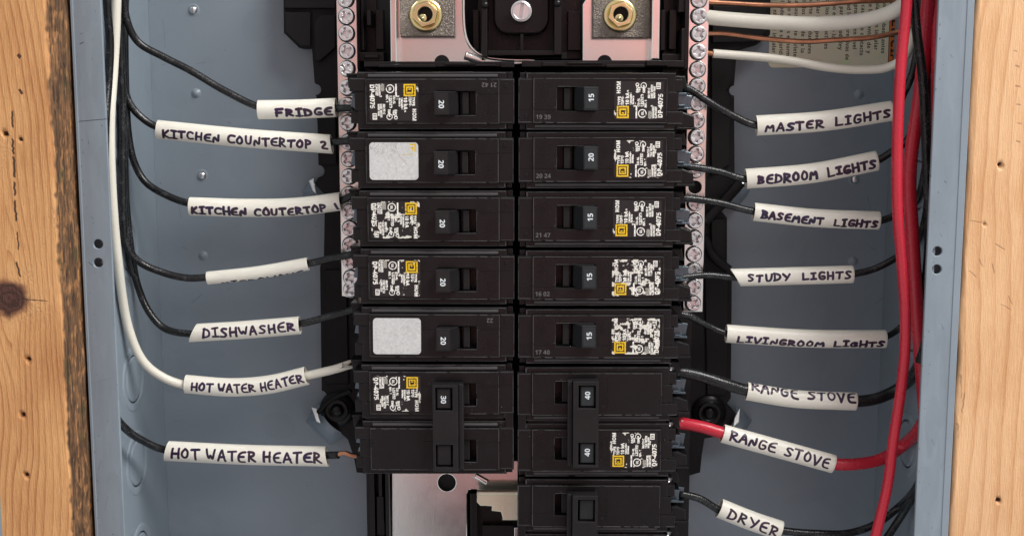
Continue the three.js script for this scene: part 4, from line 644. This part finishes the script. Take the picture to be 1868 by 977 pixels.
S([[1362, 713, 46], [1450, 727, 46], [1562, 732, 46]], 4.15, 'RANGE STOVE', 0.02, 0.985, [3.9, 2.6], 'white sleeve lettered RANGE STOVE along its top edge, on the thick black wire', { cap: 4.6, pen: 0.8 });
S([[1318, 790, 43], [1420, 818, 43], [1521, 846, 43]], 4.3, 'RANGE STOVE', 0.05, 0.96, [0.8, 0.4], 'slanting white sleeve lettered RANGE STOVE on the thick red wire', { cap: 4.4, pen: 0.85 });
S([[1312, 926, 46], [1370, 949, 46], [1424, 967, 46]], 4.6, 'DRYER', 0.12, 0.97, [0.3, -0.2], 'short slanting white sleeve lettered DRYER, lowest on the right', { cap: 5.0, pen: 0.85 });

// ---------------------------------------------------------------- printed notice on the back plate
{
  const a = at(1409, -120, DEEP - 0.3), b = at(1664, 123, DEEP - 0.3), w = b.x - a.x, h = a.y - b.y;
  const tex = canvasTex(w * 14, h * 14, (c, W, H) => {
    const r = rng(9), k = 14; c.fillStyle = '#d8d0b8'; c.fillRect(0, 0, W, H);
    for (let q = 0; q < 300; q++) { c.fillStyle = `rgba(${190 + 40 * r()},${180 + 40 * r()},${150 + 40 * r()},0.25)`; c.beginPath(); c.ellipse(r() * W, r() * H, 40 * r(), 40 * r(), 0, 0, Math.PI * 2); c.fill(); }
    const ox = W * 0.835; c.fillStyle = '#c96a2e'; c.fillRect(ox, 0, W - ox, H); c.fillStyle = '#2a2420'; c.fillRect(ox - 3, 0, 4, H);
    c.save(); c.translate(ox + 12, H - 28); c.rotate(Math.PI / 2); c.textAlign = 'right'; c.fillStyle = '#33130c'; c.font = 'bold 98px sans-serif'; c.fillText('ADVERTENCIA', 0, 0); c.restore();
    const words = 'contacto con partes vivas puede causar la muerte el nivel de uso de las normas probado por la ley de seguridad que no debe abrir este tablero sin desconectar todo el equipo antes de instalar o dar servicio para conductores de cobre o aluminio y verificar los pares de apriete en todos los tornillos'.split(' ');
    c.fillStyle = '#221d15'; c.textAlign = 'left'; c.font = 'bold 36px sans-serif';
    const cols = 16; for (let q = 0; q < cols; q++) {
      let y = -30 * r(); const x = 22 + q * (ox - 40) / cols + (q > 6 ? 14 : 0), end = H - 50 - 120 * r() * (q % 3 ? 0.3 : 1);
      c.save(); c.translate(x, 0); c.rotate(Math.PI / 2);
      while (y < end) { const t = words[Math.floor(r() * words.length)], wd = c.measureText(t).width; if (y + wd > H - 30) break; c.fillText(t, y, 0); y += wd + 13; }
      c.restore();
    }
  });
  const s = rrect(0, 0, w, h, 2.4), g = slab(s, 0, 0.22, 0.03, 8, 1), P = g.attributes.position, U = g.attributes.uv;
  for (let k = 0; k < P.count; k++) U.setXY(k, P.getX(k) / w, P.getY(k) / h);
  const m = mesh('paper_notice', g, new THREE.MeshStandardMaterial({ map: tex, roughness: 0.6 }));
  m.position.set(a.x * MM, b.y * MM, (-DEEP + 0.02) * MM); tag(m, 'cream printed warning notice with orange strip behind the copper wires', 'notice');
}

// ---------------------------------------------------------------- lamps outside the frame
for (const L of lampSpots) {
  const l = new THREE.RectAreaLight(lin(...L.c), L.i, L.w, L.h); l.position.set(...L.at); l.lookAt(...L.to); scene.add(l);
  const g = thing('ceiling_lamp', 'large white panel lamp above the electrical box, out of view', 'lamp'); g.position.copy(l.position);
  g.lookAt(...L.to);                                                    // +z faces the panel
  mesh('diffuser', new THREE.BoxGeometry(L.w * 1000, L.h * 1000, 8).translate(0, 0, -8), new THREE.MeshStandardMaterial({ color: 0xffffff, emissive: lin(...L.c), emissiveIntensity: L.i * 0.9 }), g);
  mesh('lamp_frame', new THREE.BoxGeometry(L.w * 1000 + 40, L.h * 1000 + 40, 30).translate(0, 0, -30), mat([0.7, 0.7, 0.7], 0.5), g);
}
// ---------------------------------------------------------------- the photographer, mirrored as a red tint in the bare metal
{
  const t = thing('person', 'person in pinkish red shirt, seen only as a tint mirrored in bare metal', 'person', V(0, -1200, 980));
  const capsules = (list, k) => (x, y, z) => { let d = 1e9; for (const [ax, ay, az, ra, bx, by, bz, rb] of list) { const ux = bx - ax, uy = by - ay, uz = bz - az, h = clamp(((x - ax) * ux + (y - ay) * uy + (z - az) * uz) / (ux * ux + uy * uy + uz * uz)), e = Math.hypot(x - ax - ux * h, y - ay - uy * h, z - az - uz * h) - ra - (rb - ra) * h, q = clamp(0.5 + 0.5 * (d - e) / k); d = d + (e - d) * q - k * q * (1 - q); } return d; };
  const both = (l) => [...l, ...l.map(([a, b, c, r, d, e, f, s]) => [-a, b, c, r, -d, e, f, s])];
  const build = (list, k, c, half, res) => {
    const mc = new MarchingCubes(res, new THREE.MeshBasicMaterial(), false, false, 60000), f = capsules(list, k); mc.isolation = 0;
    for (let a = 0; a < res; a++) for (let b = 0; b < res; b++) for (let d = 0; d < res; d++) mc.field[d * res * res + b * res + a] = -f(c[0] + half * (2 * a / res - 1), c[1] + half * (2 * b / res - 1), c[2] + half * (2 * d / res - 1));
    mc.update(); const n = mc.count, g = new THREE.BufferGeometry();
    g.setAttribute('position', new THREE.Float32BufferAttribute(mc.positionArray.slice(0, n * 3), 3)); g.setAttribute('normal', new THREE.Float32BufferAttribute(mc.normalArray.slice(0, n * 3), 3));
    g.scale(half, half, half); g.translate(...c); return g;
  };
  const skin = both([[0, 1560, 0, 78, 0, 1640, -12, 88], [0, 1440, 10, 55, 0, 1540, 4, 56], [258, 1120, -120, 40, 150, 1200, -400, 28], [150, 1200, -400, 27, 122, 1222, -468, 30], [128, 1252, -480, 10, 96, 1250, -500, 8], [118, 1234, -486, 10, 94, 1232, -502, 8], [118, 1214, -486, 10, 95, 1212, -502, 8], [118, 1198, -482, 9, 98, 1196, -500, 7], [114, 1240, -462, 11, 88, 1236, -470, 9], [80, 90, 0, 50, 85, 40, -110, 38]]);
  mesh('body', build(skin, 25, [0, 900, -20], 920, 130), mat([0.52, 0.33, 0.25], 0.6), t);
  const shirt = both([[0, 1380, 0, 110, 0, 810, 0, 135], [90, 1380, 5, 85, 85, 800, 0, 110], [170, 1400, 8, 70, 240, 1180, -50, 56], [240, 1180, -50, 56, 250, 1125, -120, 52], [0, 1430, 8, 70, 150, 1410, 8, 62]]);
  mesh('shirt', build(shirt, 40, [0, 1130, 0], 520, 80), mat([0.80, 0.33, 0.31], 0.85), t);
  const ph = thing('phone', 'silver grey phone held up in front of the red shirt, seen only as a reflection', 'phone', V(0, 30, 485));
  mesh('case', slab(rrect(-118, -46, 118, 44, 10), -5, 3, 1.5), mat([0.72, 0.73, 0.74], 0.5), ph);
  mesh('trousers', build(both([[85, 960, 0, 105, 90, 520, 0, 78], [90, 520, 0, 78, 82, 100, 0, 62]]), 30, [0, 540, 0], 580, 70), mat([0.03, 0.035, 0.05], 0.9), t);
  mesh('hair', build([[0, 1690, 12, 82, 0, 1620, 45, 82]], 20, [0, 1650, 20], 200, 36), mat([0.03, 0.02, 0.015], 0.8), t);
}
renderer.render(scene, camera);
